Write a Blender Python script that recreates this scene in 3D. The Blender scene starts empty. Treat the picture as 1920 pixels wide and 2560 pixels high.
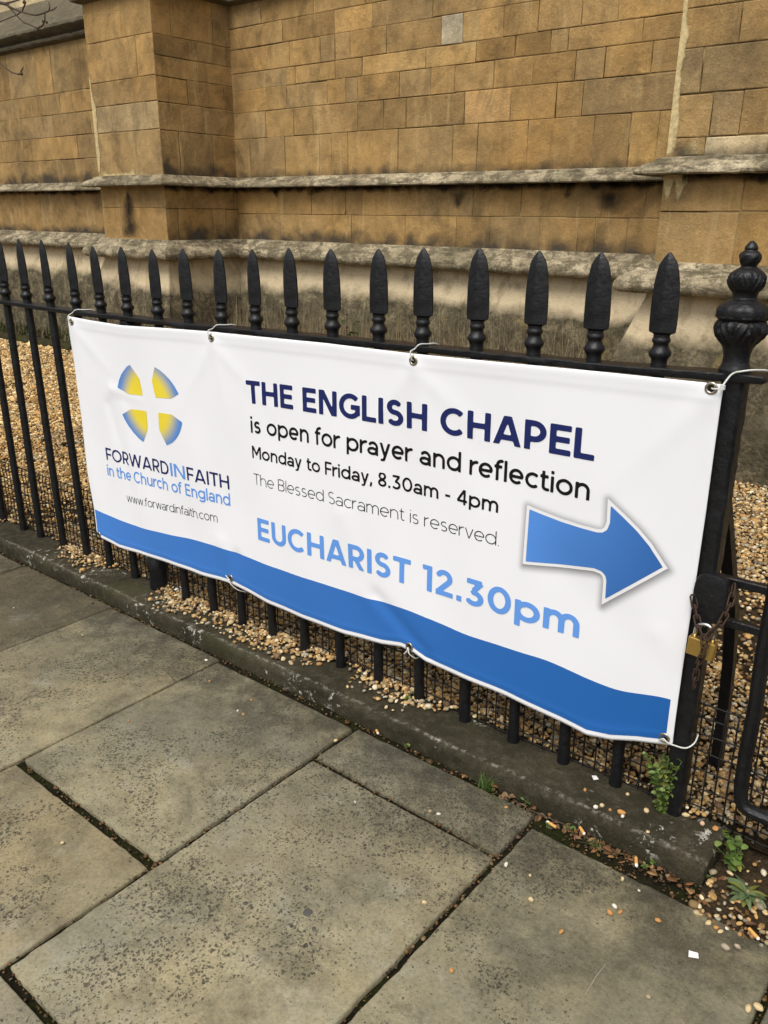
import bpy, bmesh, math, random
import numpy as np
from mathutils import Vector, Matrix, Euler, noise

# ------------------------------------------------------------------ camera, sky, sun, exposure
SC = bpy.context.scene
COL = SC.collection
CAM_LOC = np.array([2.4914861, -1.3311561, 1.0431006])
CAM_ROT = (1.23342764, 0.00265864, 0.68726142)
F_PX = 2063.138
cd = bpy.data.cameras.new('camera')
cam = bpy.data.objects.new('camera', cd)
COL.objects.link(cam)
cam.location = CAM_LOC
cam.rotation_euler = CAM_ROT
cd.sensor_fit = 'VERTICAL'
cd.sensor_height = 36.0
cd.lens = F_PX / 2560 * 36
cd.clip_start = 0.02
cd.clip_end = 3000
SC.camera = cam

SUN_EL, SUN_AZ = math.radians(58), math.radians(168)   # azimuth measured from +y (towards the church), clockwise
world = bpy.data.worlds.new("World")
SC.world = world
world.use_nodes = True
wn, wl = world.node_tree.nodes, world.node_tree.links
wn.clear()
sky = wn.new('ShaderNodeTexSky')
sky.sky_type = 'NISHITA'
sky.sun_disc = False
sky.sun_elevation = SUN_EL
sky.sun_rotation = SUN_AZ
sky.air_density = 1.0
sky.dust_density = 4.0
sky.ozone_density = 1.0
hs = wn.new('ShaderNodeHueSaturation')
hs.inputs['Saturation'].default_value = 0.22
bg = wn.new('ShaderNodeBackground')
bg.inputs['Strength'].default_value = 0.135
wo = wn.new('ShaderNodeOutputWorld')
wl.new(sky.outputs[0], hs.inputs['Color'])
wl.new(hs.outputs[0], bg.inputs['Color'])
wl.new(bg.outputs[0], wo.inputs[0])

sd = bpy.data.lights.new('sun', 'SUN')
sd.energy = 1.5
sd.angle = math.radians(32)
sd.color = (1.0, 0.955, 0.89)
sun = bpy.data.objects.new('sun', sd)
COL.objects.link(sun)
sdir = Vector((math.sin(SUN_AZ) * math.cos(SUN_EL), math.cos(SUN_AZ) * math.cos(SUN_EL), math.sin(SUN_EL)))
sun.rotation_euler = sdir.to_track_quat('Z', 'Y').to_euler()
sun.location = sdir * 30

SC.view_settings.view_transform = 'Standard'
SC.view_settings.look = 'None'
SC.view_settings.gamma = 1
SC.view_settings.exposure = 0.32

# ------------------------------------------------------------------ helpers
rng = np.random.default_rng(7)
random.seed(7)
RM = np.array(Euler(CAM_ROT).to_matrix())


def ray(x, y):
    return RM @ np.array([(x - 960) / F_PX, -(y - 1280) / F_PX, -1.0])


def on_z(x, y, z=0.0):
    d = ray(x, y)
    return Vector(CAM_LOC + d * ((z - CAM_LOC[2]) / d[2]))


def on_y(x, y, Y=0.0):
    d = ray(x, y)
    return Vector(CAM_LOC + d * ((Y - CAM_LOC[1]) / d[1]))


def link(name, me, mat=None, parent=None):
    o = bpy.data.objects.new(name, me)
    COL.objects.link(o)
    if mat is not None and me is not None:
        for m in (mat if isinstance(mat, (list, tuple)) else [mat]):
            me.materials.append(m)
    if parent is not None:
        o.parent = parent
    return o


def empty(name, loc=(0, 0, 0), rot=(0, 0, 0)):
    o = bpy.data.objects.new(name, None)
    COL.objects.link(o)
    o.location = loc
    o.rotation_euler = rot
    o.empty_display_size = 0.05
    return o


def tag(o, label=None, cat=None, group=None, kind=None):
    if label: o['label'] = label
    if cat: o['category'] = cat
    if group: o['group'] = group
    if kind: o['kind'] = kind
    return o


class MB:
    """collects vertices / faces (with optional face colour and material index) for one mesh"""
    def __init__(s):
        s.v, s.f, s.c, s.m = [], [], [], []

    def add(s, verts, faces, col=None, mi=0):
        b = len(s.v)
        s.v.extend([tuple(p) for p in verts])
        for f in faces:
            s.f.append([b + i for i in f])
            s.c.append(col)
            s.m.append(mi)

    def box(s, lo, hi, col=None, mi=0):
        x0, y0, z0 = lo
        x1, y1, z1 = hi
        s.add([(x0, y0, z0), (x1, y0, z0), (x1, y1, z0), (x0, y1, z0), (x0, y0, z1), (x1, y0, z1), (x1, y1, z1), (x0, y1, z1)],
              [(0, 3, 2, 1), (4, 5, 6, 7), (0, 1, 5, 4), (1, 2, 6, 5), (2, 3, 7, 6), (3, 0, 4, 7)], col, mi)

    def tube(s, pts, rad, n=8, caps=True, col=None, mi=0, sq=False):
        pts = [Vector(p) for p in pts]
        if not hasattr(rad, '__len__'): rad = [rad] * len(pts)
        rings = []
        up = None
        for i, p in enumerate(pts):
            d = (pts[min(i + 1, len(pts) - 1)] - pts[max(i - 1, 0)])
            if d.length < 1e-9: d = Vector((0, 0, 1))
            d.normalize()
            if up is None:
                up = Vector((0, 0, 1)) if abs(d.z) < .9 else Vector((0, -1, 0))
            a = d.cross(up)
            if a.length < 1e-6: a = d.orthogonal()
            a.normalize()
            b = a.cross(d).normalized()
            up = b
            off = math.pi / 4 if sq else 0
            rings.append([p + (a * math.cos(2 * math.pi * k / n + off) + b * math.sin(2 * math.pi * k / n + off)) * rad[i] for k in range(n)])
        vs = [q for r in rings for q in r]
        fs = []
        for i in range(len(pts) - 1):
            for k in range(n):
                fs.append((i * n + k, i * n + (k + 1) % n, (i + 1) * n + (k + 1) % n, (i + 1) * n + k))
        if caps:
            fs.append(tuple(range(n))[::-1])
            fs.append(tuple((len(pts) - 1) * n + k for k in range(n)))
        s.add(vs, fs, col, mi)

    def lathe(s, prof, c=(0, 0, 0), n=16, fn=None, col=None, mi=0):
        """prof: (radius, z) pairs bottom to top around a vertical axis through c"""
        vs, fs = [], []
        for (r, z) in prof:
            for k in range(n):
                a = 2 * math.pi * k / n
                rr = r * (fn(a, z) if fn else 1)
                vs.append((c[0] + rr * math.cos(a), c[1] + rr * math.sin(a), c[2] + z))
        for i in range(len(prof) - 1):
            for k in range(n):
                fs.append((i * n + k, i * n + (k + 1) % n, (i + 1) * n + (k + 1) % n, (i + 1) * n + k))
        fs.append(tuple(range(n))[::-1])
        fs.append(tuple((len(prof) - 1) * n + k for k in range(n)))
        s.add(vs, fs, col, mi)

    def mesh(s, name, smooth=False, auto=None):
        me = bpy.data.meshes.new(name)
        me.from_pydata(s.v, [], s.f)
        if any(m for m in s.m):
            me.polygons.foreach_set('material_index', s.m)
        if any(c is not None for c in s.c):
            ca = me.color_attributes.new('tint', 'FLOAT_COLOR', 'CORNER')
            buf = []
            for f, c in zip(s.f, s.c):
                c = c or (1, 1, 1)
                buf.extend([c[0], c[1], c[2], 1.0] * len(f))
            ca.data.foreach_set('color', buf)
        if smooth:
            me.polygons.foreach_set('use_smooth', [True] * len(me.polygons))
        if auto is not None:
            me.polygons.foreach_set('use_smooth', [True] * len(me.polygons))
            me.set_sharp_from_angle(angle=math.radians(auto))
        me.update()
        return me

    def build(s, name, mat=None, parent=None, smooth=False, auto=None):
        return link(name, s.mesh(name, smooth, auto), mat, parent)


def np_mesh(name, V, T, colv=None, smooth=True):
    """fast mesh from arrays: V (n,3), T (m,3) triangles, colv per-vertex rgb"""
    me = bpy.data.meshes.new(name)
    n, m = len(V), len(T)
    me.vertices.add(n)
    me.vertices.foreach_set('co', np.ascontiguousarray(V, np.float32).ravel())
    me.loops.add(m * 3)
    me.loops.foreach_set('vertex_index', np.ascontiguousarray(T, np.int32).ravel())
    me.polygons.add(m)
    me.polygons.foreach_set('loop_start', np.arange(0, m * 3, 3, dtype=np.int32))
    me.polygons.foreach_set('loop_total', np.full(m, 3, np.int32))
    if colv is not None:
        ca = me.color_attributes.new('tint', 'FLOAT_COLOR', 'POINT')
        ca.data.foreach_set('color', np.concatenate([colv, np.ones((n, 1))], 1).astype(np.float32).ravel())
    me.update(calc_edges=True)
    me.polygons.foreach_set('use_smooth', np.full(m, smooth, bool))
    return me


class NT:
    """small node-tree helper"""
    def __init__(s, name, rough=0.8, spec=0.3):
        s.mat = bpy.data.materials.new(name)
        s.mat.use_nodes = True
        s.n, s.l = s.mat.node_tree.nodes, s.mat.node_tree.links
        s.b = s.n['Principled BSDF']
        s.b.inputs['Roughness'].default_value = rough
        s.b.inputs['Specular IOR Level'].default_value = spec
        tc = s.n.new('ShaderNodeTexCoord')
        s.co = tc.outputs['Object']

    def set(s, sock, v):
        if hasattr(v, 'is_linked'): s.l.new(v, sock)
        elif hasattr(v, '__len__') and len(v) == 3 and sock.type == 'RGBA': sock.default_value = (*v, 1)
        else: sock.default_value = v

    def scale(s, v):
        m = s.n.new('ShaderNodeMapping')
        s.l.new(s.co, m.inputs[0])
        m.inputs['Scale'].default_value = v
        return m.outputs[0]

    def noise(s, scale, detail=5, rough=.55, dist=0, vec=None):
        t = s.n.new('ShaderNodeTexNoise')
        s.l.new(vec or s.co, t.inputs['Vector'])
        t.inputs['Scale'].default_value = scale
        t.inputs['Detail'].default_value = detail
        t.inputs['Roughness'].default_value = rough
        t.inputs['Distortion'].default_value = dist
        return t.outputs['Fac']

    def voro(s, scale, feature='F1', vec=None, rand=1, out='Distance'):
        t = s.n.new('ShaderNodeTexVoronoi')
        t.feature = feature
        s.l.new(vec or s.co, t.inputs['Vector'])
        t.inputs['Scale'].default_value = scale
        t.inputs['Randomness'].default_value = rand
        return t.outputs[out]

    def ramp(s, fac, stops, interp='LINEAR'):
        r = s.n.new('ShaderNodeValToRGB')
        s.l.new(fac, r.inputs[0])
        e = r.color_ramp.elements
        r.color_ramp.interpolation = interp
        while len(e) < len(stops): e.new(0.5)
        for i, (p, c) in enumerate(stops):
            e[i].position = p
            e[i].color = (*c, 1) if hasattr(c, '__len__') else (c, c, c, 1)
        return r.outputs[0]

    def mix(s, fac, a, b, mode='MIX'):
        m = s.n.new('ShaderNodeMix')
        m.data_type = 'RGBA'
        m.blend_type = mode
        s.set(m.inputs[0], fac)
        s.set(m.inputs[6], a)
        s.set(m.inputs[7], b)
        return m.outputs[2]

    def math(s, op, a, b=0.0, c=None, clamp=False):
        m = s.n.new('ShaderNodeMath')
        m.operation = op
        m.use_clamp = clamp
        s.set(m.inputs[0], a)
        s.set(m.inputs[1], b)
        if c is not None: s.set(m.inputs[2], c)
        return m.outputs[0]

    def attr(s, name='tint'):
        a = s.n.new('ShaderNodeAttribute')
        a.attribute_name = name
        return a.outputs['Color']

    def xyz(s):
        x = s.n.new('ShaderNodeSeparateXYZ')
        s.l.new(s.co, x.inputs[0])
        return x.outputs

    def color(s, c):
        s.set(s.b.inputs['Base Color'], c)

    def rough(s, r):
        s.set(s.b.inputs['Roughness'], r)

    def bump(s, h, strength=.3, dist=.01):
        b = s.n.new('ShaderNodeBump')
        b.inputs['Strength'].default_value = strength
        b.inputs['Distance'].default_value = dist
        s.l.new(h, b.inputs['Height'])
        s.l.new(b.outputs[0], s.b.inputs['Normal'])


def plain(name, col, rough=.6, spec=.3, metal=0.0, var=.12, nscale=40):
    t = NT(name, rough, spec)
    t.b.inputs['Metallic'].default_value = metal
    f = t.noise(nscale, 4)
    t.color(t.mix(f, tuple(c * (1 - var) for c in col), tuple(min(1, c * (1 + var)) for c in col)))
    return t.mat


# ------------------------------------------------------------------ materials
def m_ashlar():
    t = NT('ashlar_stone', .88, .2)
    tint = t.mix(1.0, t.attr(), (1.22, 1.24, 1.36), 'MULTIPLY')
    big = t.noise(2.2, 6, .6)
    med = t.noise(9, 6, .65, .4)
    fine = t.noise(120, 4, .6)
    c = t.mix(t.ramp(big, [(.3, 0.0), (.7, 1.0)]), tint, t.mix(1.0, tint, (1.18, 1.1, .95), 'MULTIPLY'))
    c = t.mix(t.ramp(med, [(.40, 0.0), (.68, .8)]), c, t.mix(1.0, c, (.60, .61, .62), 'MULTIPLY'))
    cl = t.noise(5.5, 6, .62, .6)
    c = t.mix(t.ramp(cl, [(.48, 0.0), (.68, .55)]), c, t.mix(1.0, c, (1.35, 1.32, 1.25), 'MULTIPLY'))
    # pale rubbed patches and lime drips
    dr = t.noise(1.0, 5, .6, .3, t.scale((16, 16, 2.2)))
    c = t.mix(t.ramp(dr, [(.57, 0.0), (.69, .5)]), c, (.56, .42, .20))
    ds = t.noise(1.0, 5, .6, .3, t.scale((7, 7, .9)))
    c = t.mix(t.ramp(ds, [(.60, 0.0), (.78, .55)]), c, (.12, .085, .045))
    # grimy soot in scattered clouds
    sp = t.noise(3.2, 7, .7, .8)
    c = t.mix(t.ramp(sp, [(.50, 0.0), (.62, .38), (.76, .7)]), c, (.085, .062, .034))
    br_ = t.noise(1.1, 5, .65, .5)
    c = t.mix(t.ramp(br_, [(.42, 0.0), (.66, .55)]), c, t.mix(1.0, c, (.66, .62, .58), 'MULTIPLY'))
    c = t.mix(t.ramp(fine, [(.35, .4), (.58, 0.0)]), c, t.mix(1.0, c, (.5, .47, .42), 'MULTIPLY'))
    gr2 = t.noise(45, 5, .7, .4)
    c = t.mix(t.ramp(gr2, [(.52, 0.0), (.70, .5)]), c, t.mix(1.0, c, (1.4, 1.36, 1.3), 'MULTIPLY'))
    pit = t.voro(55)
    c = t.mix(t.ramp(pit, [(.0, .35), (.09, 0.0)]), c, (.48, .40, .26))
    t.color(c)
    h = t.math('ADD', t.math('MULTIPLY', med, .6), t.math('MULTIPLY', fine, .35))
    t.bump(t.math('ADD', h, t.math('MULTIPLY', gr2, .8)), .8, .007)
    return t.mat


def m_mortar():
    t = NT('mortar', .95, .1)
    n = t.noise(2.6, 4, .6)
    t.color(t.ramp(n, [(.42, (.045, .030, .014)), (.50, (.13, .088, .036)), (.58, (.46, .34, .17))]))
    return t.mat


def m_moulding(k=1.0, name='weathered_moulding'):
    t = NT(name, .95, .15)
    big = t.noise(3.0, 6, .65)
    med = t.noise(1, 7, .7, .5, t.scale((9, 9, 34)))
    fine = t.noise(90, 5, .7)
    c = t.ramp(big, [(.36, (.25, .205, .125)), (.5, (.40, .335, .215)), (.62, (.54, .455, .30))])
    c = t.mix(t.ramp(med, [(.46, 0.0), (.62, .85)]), c, (.075, .062, .042))
    pat = t.noise(11, 8, .76, .3)
    c = t.mix(t.ramp(pat, [(.47, 0.0), (.57, .8)]), c, (.105, .088, .052))
    lic = t.noise(26, 6, .75)
    c = t.mix(t.ramp(lic, [(.60, 0.0), (.68, .7)]), c, (.50, .46, .36))
    g = t.noise(1.7, 4, .6)
    c = t.mix(t.ramp(g, [(.52, 0.0), (.68, .6)]), c, (.06, .055, .026))
    c = t.mix(t.ramp(fine, [(.36, .5), (.55, 0.0)]), c, (.05, .042, .03))
    if k < 1: c = t.mix(.78, c, t.mix(pat, (.050, .042, .028), (.135, .118, .078)))
    t.color(c)
    t.bump(t.math('ADD', med, t.math('MULTIPLY', fine, .5)), .55, .008)
    return t.mat


def m_plinth():
    t = NT('plinth_stone', .92, .15)
    z = t.xyz()[2]
    n1 = t.noise(2.4, 6, .6)
    med = t.noise(12, 7, .7, .6)
    fine = t.noise(70, 5, .7)
    pale = t.mix(t.ramp(t.noise(1, 7, .7, .2, t.scale((14, 14, 2.5))), [(.32, 0.0), (.50, 1.0)]), (.33, .265, .16), t.mix(med, (.50, .405, .255), (.62, .51, .335)))
    rough = t.ramp(med, [(.34, (.05, .042, .026)), (.5, (.125, .104, .062)), (.66, (.27, .225, .135))])
    rough = t.mix(t.ramp(fine, [(.36, .75), (.58, 0.0)]), rough, (.035, .03, .02))
    # splash-dirt tide line: crisp, wavy, at a height of its own
    edge = t.math('ADD', z, t.math('MULTIPLY', t.math('SUBTRACT', n1, .5), .24))
    k = t.ramp(t.math('ADD', t.math('MULTIPLY', t.math('SUBTRACT', edge, .575), 16.0), .5, clamp=True), [(.0, 0.0), (1, 1.0)])
    c = t.mix(k, rough, pale)
    bl = t.noise(1.3, 7, .66)
    c = t.mix(t.ramp(bl, [(.58, 0.0), (.66, .8)]), c, t.mix(med, (.085, .07, .045), (.17, .145, .095)))
    y = t.noise(4.5, 4, .6)
    c = t.mix(t.ramp(y, [(.62, 0.0), (.72, .4)]), c, (.30, .21, .06))
    t.color(c)
    t.bump(t.math('ADD', med, t.math('MULTIPLY', fine, .6)), .8, .012)
    return t.mat


def m_iron():
    t = NT('black_painted_iron', .42, .36)
    n = t.noise(60, 5, .65)
    f = t.noise(210, 4, .6)
    sc = t.noise(1, 4, .6, 1.5, t.scale((60, 60, 320)))
    c = t.mix(n, (.0035, .0037, .0045), (.009, .0095, .011))
    c = t.mix(t.ramp(f, [(.66, 0.0), (.72, .5)]), c, (.05, .05, .05))
    c = t.mix(t.ramp(sc, [(.72, 0.0), (.78, .22)]), c, (.08, .075, .07))
    t.color(c)
    t.rough(t.ramp(n, [(.3, .30), (.7, .56)]))
    lump = t.noise(22, 3, .5)
    t.bump(t.math('ADD', t.math('ADD', n, t.math('MULTIPLY', lump, 2.2)), t.math('MULTIPLY', f, .35)), .45, .004)
    return t.mat


def m_slab():
    t = NT('york_stone_paving', .9, .2)
    tint = t.mix(1.0, t.attr(), (1.16, 1.13, 1.02), 'MULTIPLY')
    big = t.noise(3.0, 6, .62, .2)
    med = t.noise(13, 9, .74, .15)
    fine = t.noise(150, 5, .7)
    c = t.mix(t.ramp(big, [(.32, 0.0), (.68, 1.0)]), t.mix(1.0, tint, (.80, .84, .88), 'MULTIPLY'), t.mix(1.0, tint, (1.14, 1.08, .94), 'MULTIPLY'))
    c = t.mix(t.ramp(med, [(.40, 0.0), (.66, .75)]), c, t.mix(1.0, c, (.60, .59, .56), 'MULTIPLY'))
    vein = t.noise(1, 7, .7, .25, t.scale((6, 18, 5)))
    c = t.mix(t.ramp(vein, [(.50, 0.0), (.72, .35)]), c, (.20, .155, .10))
    pal = t.noise(8, 9, .74, .15)
    c = t.mix(t.ramp(pal, [(.54, 0.0), (.70, .55)]), c, (.34, .325, .255))
    # soiled clouds with frayed edges
    blot = t.noise(5.5, 10, .80, .12)
    c = t.mix(t.ramp(blot, [(.50, 0.0), (.60, .45), (.74, .72)]), c, (.075, .068, .044))
    # lichen dots, clustered, soft edged
    nz = t.n.new('ShaderNodeTexNoise')
    nz.inputs['Scale'].default_value = 140
    nz.inputs['Detail'].default_value = 3
    t.l.new(t.co, nz.inputs['Vector'])
    vm = t.n.new('ShaderNodeVectorMath')
    vm.operation = 'MULTIPLY_ADD'
    t.l.new(nz.outputs['Color'], vm.inputs[0])
    vm.inputs[1].default_value = (.010, .010, .010)
    t.l.new(t.co, vm.inputs[2])
    dens = t.ramp(t.noise(3.4, 5, .65, .5), [(.36, 0.0), (.58, 1.0)])
    for sc_, r0, a in ((165, .54, .76), (112, .47, .74), (250, .60, .72)):
        v = t.n.new('ShaderNodeTexVoronoi')
        v.inputs['Scale'].default_value = sc_
        t.l.new(vm.outputs[0], v.inputs['Vector'])
        sel = t.n.new('ShaderNodeSeparateColor')
        t.l.new(v.outputs['Color'], sel.inputs[0])
        rad = t.math('MULTIPLY', t.math('MULTIPLY', sel.outputs[0], r0), t.math('ADD', .35, t.math('MULTIPLY', dens, .8)))
        keep = t.math('LESS_THAN', sel.outputs[1], t.math('ADD', .05, t.math('MULTIPLY', dens, .72)))
        inside = t.math('MULTIPLY', t.math('MULTIPLY', t.math('SUBTRACT', rad, v.outputs['Distance']), 9.0, clamp=True), keep)
        c = t.mix(t.math('MULTIPLY', inside, a), c, (.042, .038, .027))
    # grey-black algae film spreading from the kerb side
    y = t.xyz()[1]
    near = t.math('MULTIPLY', t.math('ADD', y, .56), 2.7, clamp=True)
    film_ = t.math('MULTIPLY', t.ramp(t.noise(9, 10, .80, .2), [(.34, 0.0), (.58, 1.0)]), near)
    c = t.mix(t.math('MULTIPLY', film_, .88), c, (.050, .045, .030))
    sf = t.noise(1, 3, .6, .4, t.scale((9, 70, 9)))
    c = t.mix(t.ramp(sf, [(.68, 0.0), (.78, .25)]), c, (.36, .34, .28))
    c = t.mix(t.ramp(fine, [(.34, .45), (.56, 0.0)]), c, t.mix(1.0, c, (.42, .41, .38), 'MULTIPLY'))
    g2 = t.noise(420, 2, .6)
    c = t.mix(t.ramp(g2, [(.60, 0.0), (.72, .4)]), c, (.36, .34, .28))
    t.color(c)
    t.bump(t.math('ADD', med, t.math('MULTIPLY', fine, .4)), .6, .006)
    return t.mat


def m_kerb():
    t = NT('kerb_stone', .95, .15)
    big = t.noise(6, 6, .65, .3)
    med = t.noise(38, 6, .7)
    fine = t.noise(190, 4, .65)
    c = t.ramp(big, [(.3, (.022, .019, .011)), (.5, (.038, .033, .019)), (.68, (.062, .053, .032))])
    c = t.mix(t.ramp(med, [(.48, 0.0), (.7, .6)]), c, (.10, .088, .058))
    c = t.mix(t.ramp(fine, [(.32, .7), (.52, 0.0)]), c, (.018, .017, .012))
    gr = t.noise(3.4, 4, .6)
    c = t.mix(t.ramp(gr, [(.58, 0.0), (.72, .55)]), c, (.042, .043, .016))
    ky = t.xyz()[1]
    ar = t.math('SUBTRACT', 1.0, t.math('MULTIPLY', t.math('ABSOLUTE', t.math('ADD', ky, t.math('ADD', .094, t.math('MULTIPLY', t.math('SUBTRACT', t.noise(18, 4, .6), .5), .016)))), 160.0), clamp=True)
    c = t.mix(t.math('MULTIPLY', ar, t.ramp(t.noise(70, 6, .75), [(.47, 0.0), (.60, .7)])), c, (.27, .25, .20))
    # white crust lichen: scattered ragged specks
    wl_ = t.noise(46, 6, .72, .5)
    wm = t.noise(5.2, 3, .6)
    wk = t.math('MULTIPLY', t.ramp(wl_, [(.57, 0.0), (.61, 1.0)]), t.ramp(wm, [(.55, 0.0), (.62, 1.0)]))
    c = t.mix(t.math('MULTIPLY', wk, .85), c, (.52, .50, .43))
    t.color(c)
    t.bump(t.math('ADD', med, t.math('MULTIPLY', fine, .5)), .8, .006)
    return t.mat


def m_soil(name, a, b, moss=None):
    t = NT(name, 1.0, .1)
    n = t.noise(24, 7, .7)
    f = t.noise(150, 5, .7)
    c = t.mix(t.ramp(n, [(.35, 0.0), (.65, 1.0)]), a, b)
    if moss:
        g = t.noise(11, 5, .65)
        c = t.mix(t.ramp(g, [(.46, 0.0), (.58, .9)]), c, moss)
    c = t.mix(t.ramp(f, [(.35, .6), (.6, 0.0)]), c, tuple(x * .35 for x in a))
    t.color(c)
    t.bump(t.math('ADD', n, f), 1.0, .008)
    return t.mat


def m_tint(name, rough=.75, spec=.3, var=.25, nscale=90, sub=0.0):
    t = NT(name, rough, spec)
    n = t.noise(nscale, 4, .6)
    t.color(t.mix(t.ramp(n, [(.3, 0.0), (.7, var)]), t.attr(), t.mix(1.0, t.attr(), (.5, .47, .42), 'MULTIPLY')))
    return t.mat


def m_vinyl():
    t = NT('white_vinyl', .55, .35)
    n = t.noise(6, 3, .5)
    t.color(t.mix(n, (.80, .805, .83), (.84, .845, .87)))
    w = t.noise(1, 2, .5, 0, t.scale((700, 700, 700)))
    t.bump(w, .05, .001)
    return t.mat


M = dict(
    ashlar=m_ashlar(), mortar=m_mortar(), moulding=m_moulding(), dark_moulding=m_moulding(.5, 'dark_weathered_moulding'), plinth=m_plinth(), iron=m_iron(),
    slab=m_slab(), kerb=m_kerb(), vinyl=m_vinyl(),
    soil=m_soil('dark_soil', (.035, .025, .014), (.085, .06, .032)),
    joint=m_soil('mossy_joint_soil', (.012, .010, .006), (.030, .025, .013), (.024, .028, .006)),
    gravel=m_tint('gravel_stone', .7, .35, .35, 160),
    pebble=m_tint('pebble_stone', .65, .35, .4, 120),
    leaf=m_tint('plant_leaf', .55, .35, .4, 120),
    ground=m_soil('asphalt_ground', (.045, .044, .04), (.06, .058, .052)),
    navy=plain('navy_print', (.013, .021, .108), .5, .2, 0, .03),
    black=plain('black_print', (.007, .006, .007), .5, .2, 0, .03),
    grey=plain('grey_print', (.04, .04, .048), .5, .2, 0, .03),
    sky=plain('light_blue_print', (.125, .31, .74), .5, .2, 0, .02),
    white=plain('white_print', (.80, .80, .81), .42, .4, 0, .01),
    print=None,
    nickel=plain('nickel_eyelet', (.50, .45, .36), .28, .5, 1.0, .1),
    hole=plain('dark_eyelet_hole', (.02, .017, .012), .9, .1),
    tie=plain('white_nylon', (.62, .62, .58), .45, .4, 0, .05),
    brass=plain('worn_brass', (.52, .34, .10), .38, .5, .85, .18, 90),
    steel=plain('polished_steel', (.62, .62, .62), .18, .5, 1.0, .05),
    rust=plain('rusty_chain_iron', (.060, .036, .024), .75, .3, .35, .45, 220),
    wire=plain('black_wire', (.010, .0095, .009), .6, .3, 0, .3, 200),
    twig=plain('twig_bark', (.075, .055, .04), .9, .2, 0, .35, 120),
    straw=m_tint('dry_straw', .9, .15, .3, 60),
    filter=plain('tan_filter_paper', (.62, .34, .10), .85, .2, 0, .15, 200),
    gum=plain('old_gum', (.085, .078, .070), .9, .2, 0, .3, 200),
    scuff=plain('pale_scuff', (.33, .31, .25), .9, .2, 0, .2, 300),
    paper=plain('white_paper', (.78, .77, .74), .85, .2, 0, .06, 60),
)
_t = NT('gradient_print', .42, .4)
_t.color(_t.attr())
M['print'] = _t.mat
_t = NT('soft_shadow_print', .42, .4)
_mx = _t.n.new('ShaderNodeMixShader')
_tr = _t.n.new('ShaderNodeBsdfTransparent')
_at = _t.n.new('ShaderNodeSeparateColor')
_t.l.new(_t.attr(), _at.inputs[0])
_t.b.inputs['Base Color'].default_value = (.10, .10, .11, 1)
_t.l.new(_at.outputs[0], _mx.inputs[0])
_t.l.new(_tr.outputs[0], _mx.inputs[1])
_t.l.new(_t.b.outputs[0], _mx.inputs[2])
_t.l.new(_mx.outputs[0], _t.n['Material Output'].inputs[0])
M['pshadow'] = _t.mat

# ------------------------------------------------------------------ ground, pavement, kerb
Z_PAVE = -0.040
mb = MB()
mb.add([(-1500, -1500, -.12), (1500, -1500, -.12), (1500, 1500, -.12), (-1500, 1500, -.12)], [(0, 1, 2, 3)])
tag(mb.build('ground', M['ground']), kind='structure')


def grid_sheet(name, x0, x1, y0, y1, z, nx, ny, amp, sc, mat, kind='structure', zf=None):
    mb = MB()
    vs = []
    for j in range(ny + 1):
        for i in range(nx + 1):
            x = x0 + (x1 - x0) * i / nx
            y = y0 + (y1 - y0) * j / ny
            zz = z + amp * noise.fractal(Vector((x * sc, y * sc, 3.3)), 1.0, 2.0, 4)
            if zf: zz += zf(x, y)
            vs.append((x, y, zz))
    fs = [(j * (nx + 1) + i, j * (nx + 1) + i + 1, (j + 1) * (nx + 1) + i + 1, (j + 1) * (nx + 1) + i) for j in range(ny) for i in range(nx)]
    mb.add(vs, fs)
    o = mb.build(name, mat, smooth=True)
    return tag(o, kind=kind)


# soil under and between the slabs (also the gutter strip against the kerb)
grid_sheet('paving_joint', -3.0, 4.5, -3.2, -0.06, -.0500, 300, 120, .004, 22, M['joint'])

# slabs: (x0, x1, y_near_kerb, y_far, tint)
SL = []
xs = [(-2.9, -2.36), (-2.35, -1.75), (-1.74, -1.20), (-1.19, -.63), (-.62, -.075), (-.066, .437), (.443, .935), (.945, 1.412), (1.426, 1.878), (1.893, 2.338), (2.352, 2.83), (2.845, 3.4)]
yk = {-.066: -.118, .443: -.122, .945: -.137, 1.426: -.130, 1.893: -.166, 2.352: -.18}
cuts = {-.066: [-.83, -.845, -1.55], .443: [-1.02, -1.035, -1.7], .945: [-.667, -.690, -1.45], 1.426: [-.264, -.282, -.949, -.968, -1.8], 1.893: [-.98, -.995, -1.9], 2.352: [-.62, -.635, -1.5]}
tints = {(.443, 0): (.265, .240, .172), (.945, 0): (.260, .240, .178), (.945, 1): (.295, .252, .168), (1.426, 0): (.215, .200, .148), (1.426, 1): (.285, .262, .195), (1.893, 0): (.262, .245, .185), (-.066, 0): (.14, .12, .08), (1.426, 2): (.26, .24, .19)}
sm = MB()
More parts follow.
